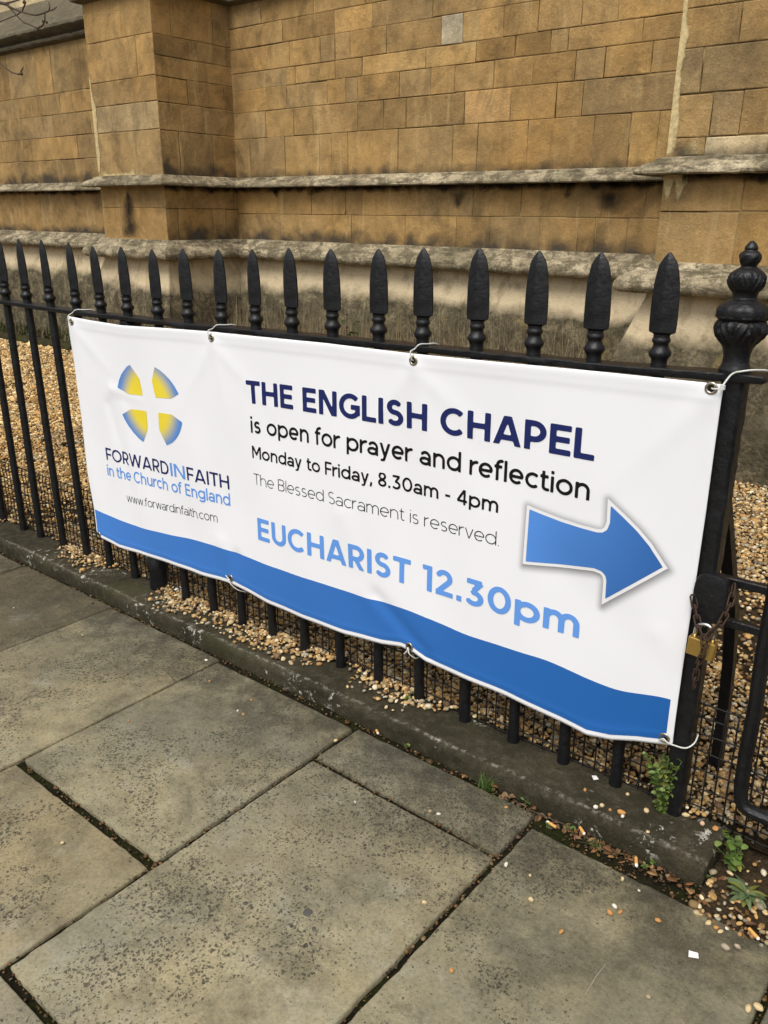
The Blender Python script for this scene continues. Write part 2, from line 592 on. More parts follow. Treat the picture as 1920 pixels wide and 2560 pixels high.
for (x0, x1) in xs:
    x1_ = x1 + .003
    ys = [yk.get(x0, -.125)] + cuts.get(x0, [-.7 - .2 * rng.random(), 0, -1.6])
    if ys[2] == 0: ys[2] = ys[1] - .015
    ys.append(ys[-1] - .015)
    ys.append(-3.1)
    for k in range(0, len(ys) - 1, 2):
        ya, yb = ys[k], ys[k + 1]
        if k > 0: ya += .003
        if k + 2 < len(ys): yb -= .002
        tint = tints.get((x0, k // 2), tuple(np.array((.215, .20, .158)) * (.8 + .4 * rng.random())))
        zt = Z_PAVE + rng.uniform(-.0015, .0015)
        tl = rng.uniform(-.003, .003, 2)
        # outline with slightly ragged, worn edges
        out = []
        def edge(p, q):
            L = math.hypot(q[0] - p[0], q[1] - p[1])
            n = max(2, int(L / .012))
            nx_, ny_ = (q[1] - p[1]) / L, -(q[0] - p[0]) / L
            for i in range(n):
                s_ = i / n
                px, py = p[0] + (q[0] - p[0]) * s_, p[1] + (q[1] - p[1]) * s_
                w = noise.fractal(Vector((px * 28, py * 28, k * 3.7 + x0)), 1.0, 2.0, 4) * .0017
                c_ = min(s_, 1 - s_) * L
                w += .002 * math.exp(-(c_ / .010) ** 2)
                w += max(0, noise.noise(Vector((px * 17, py * 17, x0 * 5))) - .42) * .016
                w += max(0, noise.noise(Vector((px * 60, py * 60, x0 * 5))) - .30) * .006
                out.append((px - nx_ * w, py - ny_ * w))
        P = [(x0, ya), (x0, yb), (x1_, yb), (x1_, ya)]
        for i in range(4): edge(P[i], P[(i + 1) % 4])
        cx, cy = (x0 + x1) / 2, (ya + yb) / 2
        def zz(x, y): return zt + tl[0] * (x - cx) + tl[1] * (y - cy)
        n = len(out)
        def inset(d):
            r = []
            for (x, y) in out:
                r.append((x - math.copysign(min(d, abs(x - cx)), x - cx) * (1 if abs(abs(x - cx) - (x1 - x0) / 2) < .02 else 0),
                          y - math.copysign(min(d, abs(y - cy)), y - cy) * (1 if abs(abs(y - cy) - (ya - yb) / 2) < .02 else 0)))
            return r
        r1, r2 = inset(.0014), inset(.0034)
        vs = [(x, y, zz(x, y) - .035) for x, y in out] + [(x, y, zz(x, y) - .0045) for x, y in out] + [(x, y, zz(x, y) - .0010) for x, y in r1] + [(x, y, zz(x, y)) for x, y in r2]
        fs = []
        for l in range(3):
            for i in range(n):
                fs.append((l * n + i, l * n + (i + 1) % n, (l + 1) * n + (i + 1) % n, (l + 1) * n + i))
        fs.append(tuple(3 * n + i for i in range(n)))
        sm.add(vs, fs, tint)
o = sm.build('pavement', M['slab'], auto=50)
tag(o, kind='structure')

# kerb coping: swept profile with worn, noisy surface
KX0, KX1 = -8.0, 2.195
prof = [(-.104, -.075), (-.106, -.02), (-.105, -.010), (-.101, -.004), (-.094, -.0008), (-.07, .0), (-.03, .001), (.0, .0), (.018, -.001), (.027, -.004), (.031, -.02), (.031, -.09)]
nx = 900
vs, fs = [], []
xx = np.concatenate([np.linspace(KX0, -1, 200)[:-1], np.linspace(-1, KX1 - .012, 560), [KX1 - .006, KX1 - .001, KX1]])
for i, x in enumerate(xx):
    e = max(0, x - (KX1 - .012)) / .012
    for (y, z) in prof:
        w = noise.fractal(Vector((x * 30, y * 30, z * 30)), 1.0, 2.0, 5)
        w2 = noise.fractal(Vector((x * 4, y * 4, 9.1)), 1.0, 2.0, 3)
        up = 1 if z > -.01 else 0
        zz_ = z + w * .0022 + w2 * .003 * up - (.006 * e * e if z > -.03 else 0)
        yy_ = y + (w * .003 + w2 * .003 if y < -.09 else 0) + (.004 * e if y < -.09 else 0)
        vs.append((x + (w * .004 if i > len(xx) - 3 else 0), yy_, zz_))
P = len(prof)
for i in range(len(xx) - 1):
    for k in range(P - 1):
        fs.append((i * P + k, (i + 1) * P + k, (i + 1) * P + k + 1, i * P + k + 1))
fs.append(tuple((len(xx) - 1) * P + k for k in range(P)))
mb = MB()
mb.add(vs, fs)
tag(mb.build('kerb', M['kerb'], auto=60), kind='structure')


def bed_z(x, y):
    return -.018 + .02 * max(0, min(1, (y - .1) / 2))


# soil bed behind and beside the railing
grid_sheet('soil_bed', -9.0, 5.5, .025, 3.6, -.030, 240, 70, .012, 3, M['soil'], zf=lambda x, y: .018 * max(0, min(1, (y - .1) / 2)))
grid_sheet('gateway_soil', 2.197, 4.5, -.175, .07, -.046, 120, 20, .008, 16, M['soil'], zf=lambda x, y: .012 * (y + .17) / .23)

# ------------------------------------------------------------------ church
PITCH = 0.015
church = empty('stone_church', (0, 0, 0), (0, PITCH, 0))
tag(church, 'golden stone church wall with buttresses and moulded string courses behind the railings', 'building')
YW, YB = 2.95, 2.31
XA, XB, XR = -3.16, -2.415, 1.01      # left buttress edges, right buttress left edge


def plan(o):
    return [(-9.5, YW - o), (XA - o, YW - o), (XA - o, YB - o), (XB + o, YB - o), (XB + o, YW - o), (XR - o, YW - o), (XR - o, YB - o), (4.2, YB - o)]


BASE = np.array((.375, .242, .090))


def bcol(dark=1.0, jit=.13):
    g = rng.random()
    c = BASE * (1 + rng.normal(0, jit * .75)) * dark
    grey = np.array((.270, .205, .105)) * dark
    c = c * (1 - .6 * g * g) + grey * (.6 * g * g)
    return tuple(np.clip(c, .03, .6))


def ashlar(name, a, b, rows, special=None, dark=1.0, phase=0):
    """coursed blocks on the vertical plane from plan point a to b; rows: (z0, z1, [joint coordinates along the wall])"""
    a, b = Vector((*a, 0)), Vector((*b, 0))
    L = (b - a).length
    u = (b - a) / L
    nrm = Vector((u.y, -u.x, 0))
    mb = MB()
    g = .0022
    zlo, zhi = rows[0][0], rows[-1][1]
    back = [a - nrm * .004, b - nrm * .004]
    mb.add([(back[0].x, back[0].y, zlo), (back[1].x, back[1].y, zlo), (back[1].x, back[1].y, zhi), (back[0].x, back[0].y, zhi)], [(0, 1, 2, 3)], (1, 1, 1), 1)
    for (z0, z1, js) in rows:
        J = [0] + sorted(j for j in js if 0.02 < j < L - .02) + [L]
        for s0, s1 in zip(J[:-1], J[1:]):
            cen = ((s0 + s1) / 2, (z0 + z1) / 2)
            col = None
            if special: col = special(cen)
            if col is None: col = bcol(dark)
            d = rng.uniform(-.0004, .0022)
            gg = g * rng.uniform(.5, 1.3)
            e0 = gg if s0 > 0 else 0
            e1 = gg if s1 < L else 0
            q = [(s0 + e0, z0 + gg), (s1 - e1, z0 + gg), (s1 - e1, z1 - gg), (s0 + e0, z1 - gg)]
            q = [(s + rng.normal(0, .0012) if 0 < s < L else s, z + rng.normal(0, .0012)) for s, z in q]
            ch = .0022 + abs(rng.normal(0, .0012))
            qi = [(q[0][0] + ch, q[0][1] + ch), (q[1][0] - ch, q[1][1] + ch), (q[2][0] - ch, q[2][1] - ch), (q[3][0] + ch, q[3][1] - ch)]
            def W(p, off): return a + u * p[0] + nrm * off + Vector((0, 0, p[1]))
            vs = [W(p, -.004) for p in q] + [W(p, d - .0015) for p in q] + [W(p, d) for p in qi]
            fs = [(8, 9, 10, 11)]
            for l in range(2):
                for i in range(4): fs.append((l * 4 + i, l * 4 + (i + 1) % 4, (l + 1) * 4 + (i + 1) % 4, (l + 1) * 4 + i))
            mb.add(vs, fs, col)
    return mb.build(name, [M['ashlar'], M['mortar']], church)


def rnd_rows(z, top, L, lo=.28, hi=.62):
    r = []
    while z < top:
        h = rng.uniform(.13, .19)
        s, js = rng.uniform(.1, .4), []
        while s < L:
            js.append(s)
            s += rng.uniform(lo, hi)
        r.append((z, min(z + h, top), js))
        z += h
    return r


Z_ST, Z_SB, Z_MT, Z_MB = 1.315, 1.232, .885, .755
S = lambda lst, x0: [v - x0 for v in lst]
TOP = 4.6
# main wall (joints read off the photograph, then the wall goes on above the frame)
mr = [(.66, 1.07, S([-2.70, -1.548, -1.313, -.866, -.483, -.246, .078, .311, .41, .59], XB)),
      (1.07, 1.27, S([-2.0, -1.673, -1.366, -1.22, -.764, -.37, -.05, .232, .437, .671], XB)),
      (1.27, 1.563, S([-2.258, -1.912, -1.591, -1.485, -1.342, -.935, -.527, -.36, -.035, .353, .551, .696], XB)),
      (1.563, 1.73, S([-2.091, -1.824, -1.644, -1.259, -1.048, -.876, -.455, -.155, .122, .274], XB)),
      (1.73, 1.87, S([-1.881, -1.513, -1.355, -1.259, -.931, -.697, -.531, -.27, -.028, .218, .381, .625], XB)),
      (1.87, 1.975, S([-1.884, -1.798, -1.445, -1.222, -.736, -.393, -.144, .067, .168, .565], XB)),
      (1.975, 2.122, S([-2.024, -1.846, -1.568, -1.443, -1.319, -1.03, -.633, -.486, -.224, -.015, .234, .427], XB)),
      (2.122, 2.25, S([-1.902, -1.448, -1.144, -.696, -.366, .02, .35], XB)),
      (2.25, 2.43, S([-2.1, -1.62, -1.2, -.9, -.5, -.1, .3], XB))]
mr += rnd_rows(2.43, TOP, XR - XB)


def sp_main(c):
    x, z = c[0] + XB - .03, c[1]
    if 1.975 < z < 2.122 and -.63 < x < -.49: return (.47, .42, .29)
    if 1.87 < z < 1.975 and -1.22 < x < -.4: return (.43, .29, .115)
    if 1.563 < z < 1.73 and -.45 < x < -.16: return (.45, .29, .12)
    if 1.563 < z < 1.73 and -1.25 < x < -.46: return (.27, .18, .072)
    if 1.87 < z < 1.975 and x > -.39 and x < -.02: return (.25, .16, .06)
    if 1.27 < z < 1.563 and .55 < x: return (.41, .27, .10)
    if z < 1.27: return bcol(.86, .12)
    if 1.27 < z < 1.563: return bcol(.92, .12)
    return None


ashlar('wall', (XB - .03, YW), (XR + .03, YW), [(a, b, [q + .03 for q in j]) for a, b, j in mr], sp_main)
# wall left of the left buttress
xl = -9.5
lr = [(.66, 1.27, S([-8.6, -7.9, -6.9, -6.0, -5.155, -4.316], xl)),
      (1.27, 1.50, S([-7.4, -6.5, -5.6, -4.82, -3.9, -3.5], xl)),
      (1.50, 1.685, S([-8, -7, -6.1, -5.183, -4.429, -3.7], xl)),
      (1.685, 1.858, S([-8.3, -7.6, -6.6, -5.9, -5.092, -4.773, -4.2, -3.6], xl)),
      (1.858, 2.022, S([-7.7, -6.4, -5.7, -5.327, -4.986, -4.627, -4.437, -3.8], xl)),
      (2.022, 2.44, S([-8.1, -7.2, -6.3, -5.437, -4.95, -4.707, -4.264, -3.7], xl))]
ashlar('wall', (xl, YW), (XA, YW), lr, lambda c: bcol(.84, .14))
# left buttress: front, right and left faces in one mesh each
br = [(.66, 1.103, [.37]), (1.103, 1.27, [.52]), (1.27, 1.59, []), (1.59, 1.757, [.22, .62]), (1.757, 1.905, [.28, .49]), (1.905, 2.145, [.56]), (2.145, 2.42, [.42])]
def sp_lb(c):
    if 1.59 < c[1] < 1.757: return (.36, .27, .135)
    return bcol(.95, .12)
ashlar('buttress', (XA, YB), (XB, YB), br + rnd_rows(2.42, TOP, .74, .3, .5), sp_lb)
sr = [(.66, 1.10, [.10, .40, .52]), (1.10, 1.27, [.24, .6]), (1.27, 1.583, [.15, .44]), (1.583, 1.75, [.37]), (1.75, 1.90, [.25, .56]), (1.90, 2.02, [.34]), (2.02, 2.14, [.35]), (2.14, 2.42, [.15, .49])]
ashlar('buttress_side', (XB, YB), (XB, YW + .03), sr + rnd_rows(2.42, TOP, .64, .25, .4), lambda c: bcol(.90, .13))
ashlar('buttress_side', (XA, YW + .03), (XA, YB), sr + rnd_rows(2.42, TOP, .64, .25, .4), lambda c: bcol(.88, .13))
# right buttress
rr = [(.66, 1.10, S([1.34, 1.9, 2.6, 3.4], XR)), (1.10, 1.27, S([1.343, 1.9, 2.6, 3.4], XR)),
      (1.27, 1.385, S([1.166, 1.41, 1.8, 2.5], XR)), (1.385, 1.545, S([1.176, 1.29, 1.7, 2.2, 2.9], XR)), (1.545, 1.71, S([1.114, 1.5, 2.0, 2.7], XR)),
      (1.71, 1.85, S([1.24, 1.6, 2.2, 3.0], XR)), (1.85, 2.02, S([1.15, 1.5, 2.1, 2.9], XR))]
def sp_rb(c):
    x, z = c[0] + XR, c[1]
    if 1.27 < z < 1.385 and 1.166 < x < 1.4: return (.47, .38, .22)
    return bcol(.92, .13)
ashlar('buttress', (XR, YB), (4.2, YB), rr + rnd_rows(2.02, TOP, 3.2), sp_rb)
ashlar('buttress_side', (XR, YW + .03), (XR, YB), sr + rnd_rows(2.42, TOP, .64, .25, .4), lambda c: bcol(.88, .13))


def sweep(name, prof, mat, amp=.004, sc=25, step=.035, segs=None, smooth=40, pl=plan, joints=0.0):
    """mouldings: a profile (offset, z) carried along the church's plan with mitred corners"""
    pts = [pl(o) for o, z in prof]
    mb = MB()
    nseg = len(pts[0]) - 1
    for sgm in range(nseg):
        if segs is not None and sgm not in segs: continue
        p0, p1 = Vector(pts[0][sgm]), Vector(pts[0][sgm + 1])
        L = (p1 - p0).length
        n = max(2, int(L / step))
        nj = rng.uniform(.25, .6)
        jpos = []
        s_ = nj
        while s_ < L:
            jpos.append(s_)
            s_ += rng.uniform(.3, .8)
        vs, fs = [], []
        for i in range(n + 1):
            t = i / n
            near = min([abs(t * L - j) for j in jpos] + [9])
            for k, (o, z) in enumerate(prof):
                q0, q1 = pts[k][sgm], pts[k][sgm + 1]
                x = q0[0] + (q1[0] - q0[0]) * t
                y = q0[1] + (q1[1] - q0[1]) * t
                w = noise.fractal(Vector((x * sc, y * sc, z * sc)), 1.0, 2.0, 4) * amp
                if o > .001:
                    d = (q1[1] - q0[1], -(q1[0] - q0[0]))
                    l = math.hypot(*d)
                    w -= joints * math.exp(-(near / .010) ** 2)
                    x += d[0] / l * w * (1 if 0 < i < n else 0)
                    y += d[1] / l * w * (1 if 0 < i < n else 0)
                    z += w * .7
                vs.append((x, y, z))
        P = len(prof)
        for i in range(n):
            for k in range(P - 1):
                fs.append((i * P + k, i * P + k + 1, (i + 1) * P + k + 1, (i + 1) * P + k))
        mb.add(vs, fs)
    return mb.build(name, mat, church, auto=smooth)


st = [(-.004, 1.314), (.014, 1.312), (.030, 1.306), (.034, 1.297), (.038, 1.294), (.062, 1.288), (.080, 1.276), (.086, 1.268), (.090, 1.266), (.097, 1.258), (.097, 1.248), (.088, 1.242), (.060, 1.247), (.030, 1.252), (.014, 1.246), (-.004, 1.243)]
sweep('string_course', st, M['moulding'], .0022, 26, .03, joints=.005)
lm = [(-.004, .898), (.014, .895), (.030, .888), (.034, .878), (.040, .874), (.058, .868), (.064, .860), (.068, .856), (.092, .846), (.112, .830), (.123, .812), (.126, .794), (.118, .777), (.100, .768), (.070, .767), (.040, .772), (.020, .765)]
sweep('plinth_moulding', lm, M['moulding'], .0030, 18, .03, joints=.006)
pl_ = [(.012, .780), (.015, .745), (.040, .670), (.066, .595), (.094, .515), (.106, .478), (.110, .44), (.112, .36), (.114, .20), (.118, .0), (.122, -.15)]
sweep('plinth', pl_, M['plinth'], .004, 9, .02, joints=.005)
tm = [(-.004, 2.47), (.03, 2.46), (.05, 2.44), (.062, 2.42), (.058, 2.40), (.03, 2.392), (-.004, 2.385)]
sweep('string_course', tm, M['dark_moulding'], .004, 22, .04, segs=(1, 2, 3, 4, 5, 6))
# sloping window sill on the left bay
sl = [(-.004, 2.385), (.020, 2.39), (.046, 2.402), (.052, 2.416), (.040, 2.432), (.022, 2.44), (.040, 2.455), (.085, 2.470), (.098, 2.485), (.096, 2.505), (.075, 2.525), (.05, 2.535), (.03, 2.56), (-.10, 2.68), (-.25, 2.81), (-.262, 2.83), (-.262, 4.6)]
sweep('window_sill', sl[:15], M['dark_moulding'], .006, 16, .04, segs=(0,), pl=lambda o: [(-9.5, YW - o), (XA + .002, YW - o)])
ashlar('window_wall', (-9.5, YW + .25), (XA, YW + .25), [(2.78, 3.2, [4.2, 5.1]), (3.2, 3.7, [4.0, 5.0])], lambda c: (.50, .40, .22))

# soot drips, splash grime, and soot with painted shade: ragged films a millimetre proud of the stone
def stain(name, plane, u0, u1, z0, z1, shape, mat, nu=40, nv=40, off=.0045):
    (ax, ay), (bx_, by_) = plane
    L = math.hypot(bx_ - ax, by_ - ay)
    ux, uy = (bx_ - ax) / L, (by_ - ay) / L
    V, C, T = [], [], []
    for j in range(nv + 1):
        for i in range(nu + 1):
            a, b = i / nu, j / nv
            u_, z = u0 + (u1 - u0) * a, z0 + (z1 - z0) * b
            V.append((ax + ux * u_ + uy * off, ay + uy * u_ - ux * off, z))
            k_ = max(0.0, min(1.0, shape(a, b, noise.fractal(Vector((u_ * 9, z * 9, u0)), 1.0, 2.0, 5))))
            C.append((k_, k_, k_))
    for j in range(nv):
        for i in range(nu):
            q = j * (nu + 1) + i
            T += [(q, q + 1, q + nu + 2), (q, q + nu + 2, q + nu + 1)]
    return link(name, np_mesh(name, np.array(V), np.array(T), np.array(C)), mat, church)


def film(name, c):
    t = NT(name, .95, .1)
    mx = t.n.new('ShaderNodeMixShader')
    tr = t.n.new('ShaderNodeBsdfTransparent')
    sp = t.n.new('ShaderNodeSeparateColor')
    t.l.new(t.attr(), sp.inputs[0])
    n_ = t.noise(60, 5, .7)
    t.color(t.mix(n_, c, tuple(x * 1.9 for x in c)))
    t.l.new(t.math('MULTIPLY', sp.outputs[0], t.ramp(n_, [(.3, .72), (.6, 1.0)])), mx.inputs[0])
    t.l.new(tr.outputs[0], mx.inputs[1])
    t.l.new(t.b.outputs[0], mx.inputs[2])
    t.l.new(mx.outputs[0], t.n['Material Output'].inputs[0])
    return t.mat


SOOT_SHADE, GRIME = film('soot_shade_film', (.020, .017, .014)), film('grime_film', (.050, .043, .034))
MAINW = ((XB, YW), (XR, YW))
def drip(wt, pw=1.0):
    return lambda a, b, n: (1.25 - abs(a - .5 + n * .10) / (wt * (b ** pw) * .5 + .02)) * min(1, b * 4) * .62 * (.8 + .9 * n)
stain('soot_streak', ((XA, YB), (XB, YB)), .22, .46, .905, 1.225, lambda a, b, n: (1.5 - abs(a - .47 + n * .06) / (.40 * (1 - b) ** .75 + .02)) * min(1, (1 - b) * 8) * min(1, .35 + b * 5) * (.50 + .5 * n), SOOT_SHADE)
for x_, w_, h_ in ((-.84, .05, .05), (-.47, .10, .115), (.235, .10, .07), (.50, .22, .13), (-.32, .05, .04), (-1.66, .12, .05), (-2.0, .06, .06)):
    stain('soot_streak', MAINW, x_ - w_ - XB, x_ + w_ - XB, 1.25 - h_ * 1.3, 1.25, drip(.8, .8), SOOT_SHADE, 24, 24)
LIME = film('lime_film', (.42, .335, .175))
RBW = ((XR, YB), (4.2, YB))
def arris(w):
    return lambda a, b, n: (w + n * .30 - a) * 9 * min(1, b * 20, (1 - b) * 20)
stain('lime_patch', RBW, .001, .060, 1.315, 2.45, arris(.45), LIME, 14, 160)
stain('lime_patch', ((XA, YB), (XB, YB)), .001, .075, 1.33, 1.95, lambda a, b, n: (.62 * math.sin(min(1, max(0, b)) * math.pi) ** .6 + n * .22 - a) * 8, LIME, 14, 90)
stain('lime_patch', RBW, .001, .105, 1.095, 1.243, lambda a, b, n: (b - .32 - .45 * (abs(((a * 2.2) % 1) - .5) * 2) ** 2 + n * .25) * 6 * min(1, (1 - a) * 14), LIME, 40, 40)
stain('lime_patch', ((XA, YB), (XB, YB)), .03, .55, 1.315, 1.37, lambda a, b, n: (.42 + n * .6 - b) * 3 * min(1, a * 9, (1 - a) * 9), LIME, 60, 14)
stain('lime_patch', RBW, .05, .16, 1.32, 1.40, lambda a, b, n: (.75 - abs(a - .6) * 1.5 - b * .5 + n * .4) * 1.6, LIME, 24, 20)
def crust(a, b, n):  # soot crust that also paints in darker shade below the string course
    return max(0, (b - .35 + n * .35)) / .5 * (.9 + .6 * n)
stain('soot_shade_band', MAINW, .0, XR - XB, 1.185, 1.246, crust, SOOT_SHADE, 220, 10)
stain('soot_shade_band', ((XB, YB), (XB, YW)), .0, YW - YB, 1.185, 1.246, crust, SOOT_SHADE, 60, 10)
stain('soot_shade_band', ((-9.5, YW), (XA, YW)), 2.5, XA + 9.5, 1.19, 1.246, crust, SOOT_SHADE, 220, 10)
stain('soot_shade_band', ((XR, YB), (4.2, YB)), .08, 1.2, 1.19, 1.246, crust, SOOT_SHADE, 80, 10)
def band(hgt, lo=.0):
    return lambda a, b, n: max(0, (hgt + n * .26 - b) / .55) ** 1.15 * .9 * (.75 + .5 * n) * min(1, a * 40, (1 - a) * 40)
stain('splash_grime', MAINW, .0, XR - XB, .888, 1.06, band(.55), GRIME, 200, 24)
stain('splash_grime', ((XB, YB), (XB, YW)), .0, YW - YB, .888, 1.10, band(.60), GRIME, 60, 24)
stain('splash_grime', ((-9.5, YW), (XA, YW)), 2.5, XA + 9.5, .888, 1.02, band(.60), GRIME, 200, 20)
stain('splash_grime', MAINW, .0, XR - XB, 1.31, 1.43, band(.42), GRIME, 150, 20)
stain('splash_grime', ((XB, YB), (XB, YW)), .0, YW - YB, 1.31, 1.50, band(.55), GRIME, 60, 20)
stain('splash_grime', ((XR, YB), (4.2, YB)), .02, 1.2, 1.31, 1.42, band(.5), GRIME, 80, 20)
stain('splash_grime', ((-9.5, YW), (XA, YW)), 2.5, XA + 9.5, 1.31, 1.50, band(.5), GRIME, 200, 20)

# ------------------------------------------------------------------ low edging, gravel, dry grass
def moss_edge():
    mb = MB()
    x = -8.5
    k = 0
    while x < -3.35:
        L = rng.uniform(.22, .5)
        y0 = 2.50 + rng.uniform(-.02, .02)
        n = 6
        prof = [(0, -.06), (-.005, .02), (.006, .042), (.04, .055), (.11, .058), (.12, -.05)]
        vs, fs = [], []
        for i in range(n + 1):
            for (py, pz) in prof:
                xx_ = x + L * i / n
                w = noise.fractal(Vector((xx_ * 14, py * 20, pz * 20 + k)), 1.0, 2.0, 4)
                vs.append((xx_, y0 + py + w * .012, pz + w * .012))
        for i in range(n):
            for q in range(5): fs.append((i * 6 + q, (i + 1) * 6 + q, (i + 1) * 6 + q + 1, i * 6 + q + 1))
        fs += [tuple(range(6)), tuple(n * 6 + q for q in range(6))[::-1]]
        mb.add(vs, fs)
        x += L + .01
        k += 1
    o = mb.build('stone_edging', m_soil('mossy_edging_stone', (.035, .028, .016), (.075, .06, .036), (.05, .055, .014)), auto=50)
    tag(o, 'low mossy stone edging along the foot of the far left church wall', 'edging')


moss_edge()
grid_sheet('moss_bed', -8.6, -3.3, 2.6, 2.9, .048, 160, 16, .02, 6, m_soil('moss_soil', (.03, .026, .014), (.065, .05, .03), (.045, .055, .012)))

ICO_V, ICO_F = None, None
bm = bmesh.new()
bmesh.ops.create_icosphere(bm, subdivisions=1, radius=1)
ICO_V = np.array([v.co[:] for v in bm.verts])
ICO_F = np.array([[v.index for v in f.verts] for f in bm.faces])
bm.free()
bm = bmesh.new()
bmesh.ops.create_icosphere(bm, subdivisions=2, radius=1)
ICO2_V = np.array([v.co[:] for v in bm.verts])
ICO2_F = np.array([[v.index for v in f.verts] for f in bm.faces])
bm.free()

PAL = np.array([(.56, .40, .20), (.66, .52, .32), (.48, .29, .11), (.38, .22, .085), (.22, .13, .06), (.30, .25, .18), (.60, .55, .44), (.52, .34, .15), (.70, .60, .42), (.16, .10, .055)])
PW = np.array([.19, .15, .13, .10, .09, .08, .05, .13, .04, .04])


def stones(P, S, hi=False, pal=None, tint=None):
    """P (n,3) centres, S (n,) half sizes -> arrays for one mesh of many little stones"""
    iv, if_ = (ICO2_V, ICO2_F) if hi else (ICO_V, ICO_F)
    n, nv = len(P), len(iv)
    jit = 1 + rng.uniform(-.22, .22, (n, nv, 1)) * (.55 if hi else 1)
    ax = np.stack([rng.uniform(.75, 1.35, n), rng.uniform(.65, 1.05, n), rng.uniform(.42, .8, n)], 1)
    V = iv[None] * jit * ax[:, None] * S[:, None, None]
    a = rng.uniform(0, 2 * np.pi, n)
    b = rng.normal(0, .45, n)
    ca, sa, cb, sb = np.cos(a), np.sin(a), np.cos(b), np.sin(b)
    x, y, z = V[..., 0], V[..., 1], V[..., 2]
    y2, z2 = y * cb[:, None] - z * sb[:, None], y * sb[:, None] + z * cb[:, None]
    x3, y3 = x * ca[:, None] - y2 * sa[:, None], x * sa[:, None] + y2 * ca[:, None]
    V = np.stack([x3, y3, z2], -1) + P[:, None]
    T = (if_[None] + (np.arange(n) * nv)[:, None, None]).reshape(-1, 3)
    k = rng.choice(len(PAL), n, p=PW / PW.sum())
    C = PAL[k] * np.array((.92, .91, .84)) * rng.uniform(.42, 1.25, (n, 1))
    if tint is not None: C = C * tint
    C = np.repeat(C[:, None], nv, 1).reshape(-1, 3)
    return V.reshape(-1, 3), T, C


def gravel():
    Vs, Ts, Cs = [], [], []
    base = 0
    zones = [(-.3, 3.3, .027, .75, .0090, .0054), (-1.6, 3.5, .75, 2.30, .0120, .0070), (-1.6, -.3, .027, .75, .0108, .0062),
             (-4.2, -1.6, .035, 2.3, .0150, .0090), (-6.9, -4.2, .1, 2.52, .0190, .0112), (-4.6, -3.2, 2.3, 2.52, .0180, .0105)]
    for (x0, x1, y0, y1, cell, s) in zones:
        nx_, ny_ = int((x1 - x0) / cell), int((y1 - y0) / cell)
        gx, gy = np.meshgrid(np.arange(nx_), np.arange(ny_))
        n = nx_ * ny_
        X = x0 + (gx.ravel() + rng.uniform(0, 1, n)) * cell
        Y = y0 + (gy.ravel() + rng.uniform(0, 1, n)) * cell
        keep = np.ones(n, bool)
        if y1 > 2.25: keep &= ~((X > -3.3) & (Y > 2.2))
        dens = np.array([noise.fractal(Vector((a * 2.5, b * 2.5, 1.7)), 1.0, 2.0, 3) for a, b in zip(X[::1], Y[::1])]) if n < 60000 else np.zeros(n)
        keep &= ~((dens < -.35) & (rng.random(n) < .6))
        X, Y = X[keep], Y[keep]
        n = len(X)
        sz = s * np.exp(rng.normal(0, .27, n))
        sz = np.where(rng.random(n) < .012, sz * 2.2, sz)
        Z = -.016 + .018 * np.clip((Y - .1) / 2, 0, 1) + rng.uniform(-.002, .007, n) + .013 * np.exp(-((Y - .02) / .10) ** 2)
        hi = s < .0066
        tone = np.array((1.36, 1.29, 1.12)) if x1 <= -.3 else np.where(Y[:, None] < .5, 1.0, 1.12)
        V, T, C = stones(np.stack([X, Y, Z], 1), sz, False, tint=tone)
        Vs.append(V); Ts.append(T + base); Cs.append(C)
        base += len(V)
    # stones spilled through the bars onto the kerb
    n = 2600
    X = rng.uniform(-1.2, 2.15, n * 3)
    d = np.array([noise.fractal(Vector((x * 3.1, 5.2, 0)), 1.0, 2.0, 3) for x in X]) + .75 * np.exp(-((X - 1.0) / .42) ** 2) - .10
    wdt = np.clip(.018 + .062 * d, .006, .075)
    Y = .030 - np.abs(rng.normal(0, 1, n * 3)) * wdt
    kp = (Y > -.088) & (rng.random(n * 3) < np.clip(.16 + d, .07, 1))
    X, Y = X[kp], Y[kp]
    n = len(X)
    sz = .0044 * np.exp(rng.normal(0, .30, n))
    Z = .0025 + np.abs(rng.normal(0, .003, n)) + .004 * np.clip((Y + .03) / .05, 0, 1)
    V, T, C = stones(np.stack([X, Y, Z], 1), sz, True, tint=1.1)
    Vs.append(V); Ts.append(T + base); Cs.append(C)
    base += len(V)
    # stones at the gateway
    n = 760
    X = rng.uniform(2.2, 3.1, n)
    Y = rng.uniform(-.175, .05, n) + 0
    Y = np.where(rng.random(n) < .6, -.175 + np.abs(rng.normal(0, .05, n)), Y)
    sz = .0040 * np.exp(rng.normal(0, .30, n))
    Z = np.full(n, -.040) + .012 * (Y + .17) / .23
    V, T, C = stones(np.stack([X, Y, Z], 1), sz, True)
    Vs.append(V); Ts.append(T + base); Cs.append(C)
    me = np_mesh('gravel', np.concatenate(Vs), np.concatenate(Ts), np.concatenate(Cs))
    o = link('gravel', me, M['gravel'])
    tag(o, 'golden pea gravel covering the bed behind the railings', 'gravel', kind='stuff')


gravel()


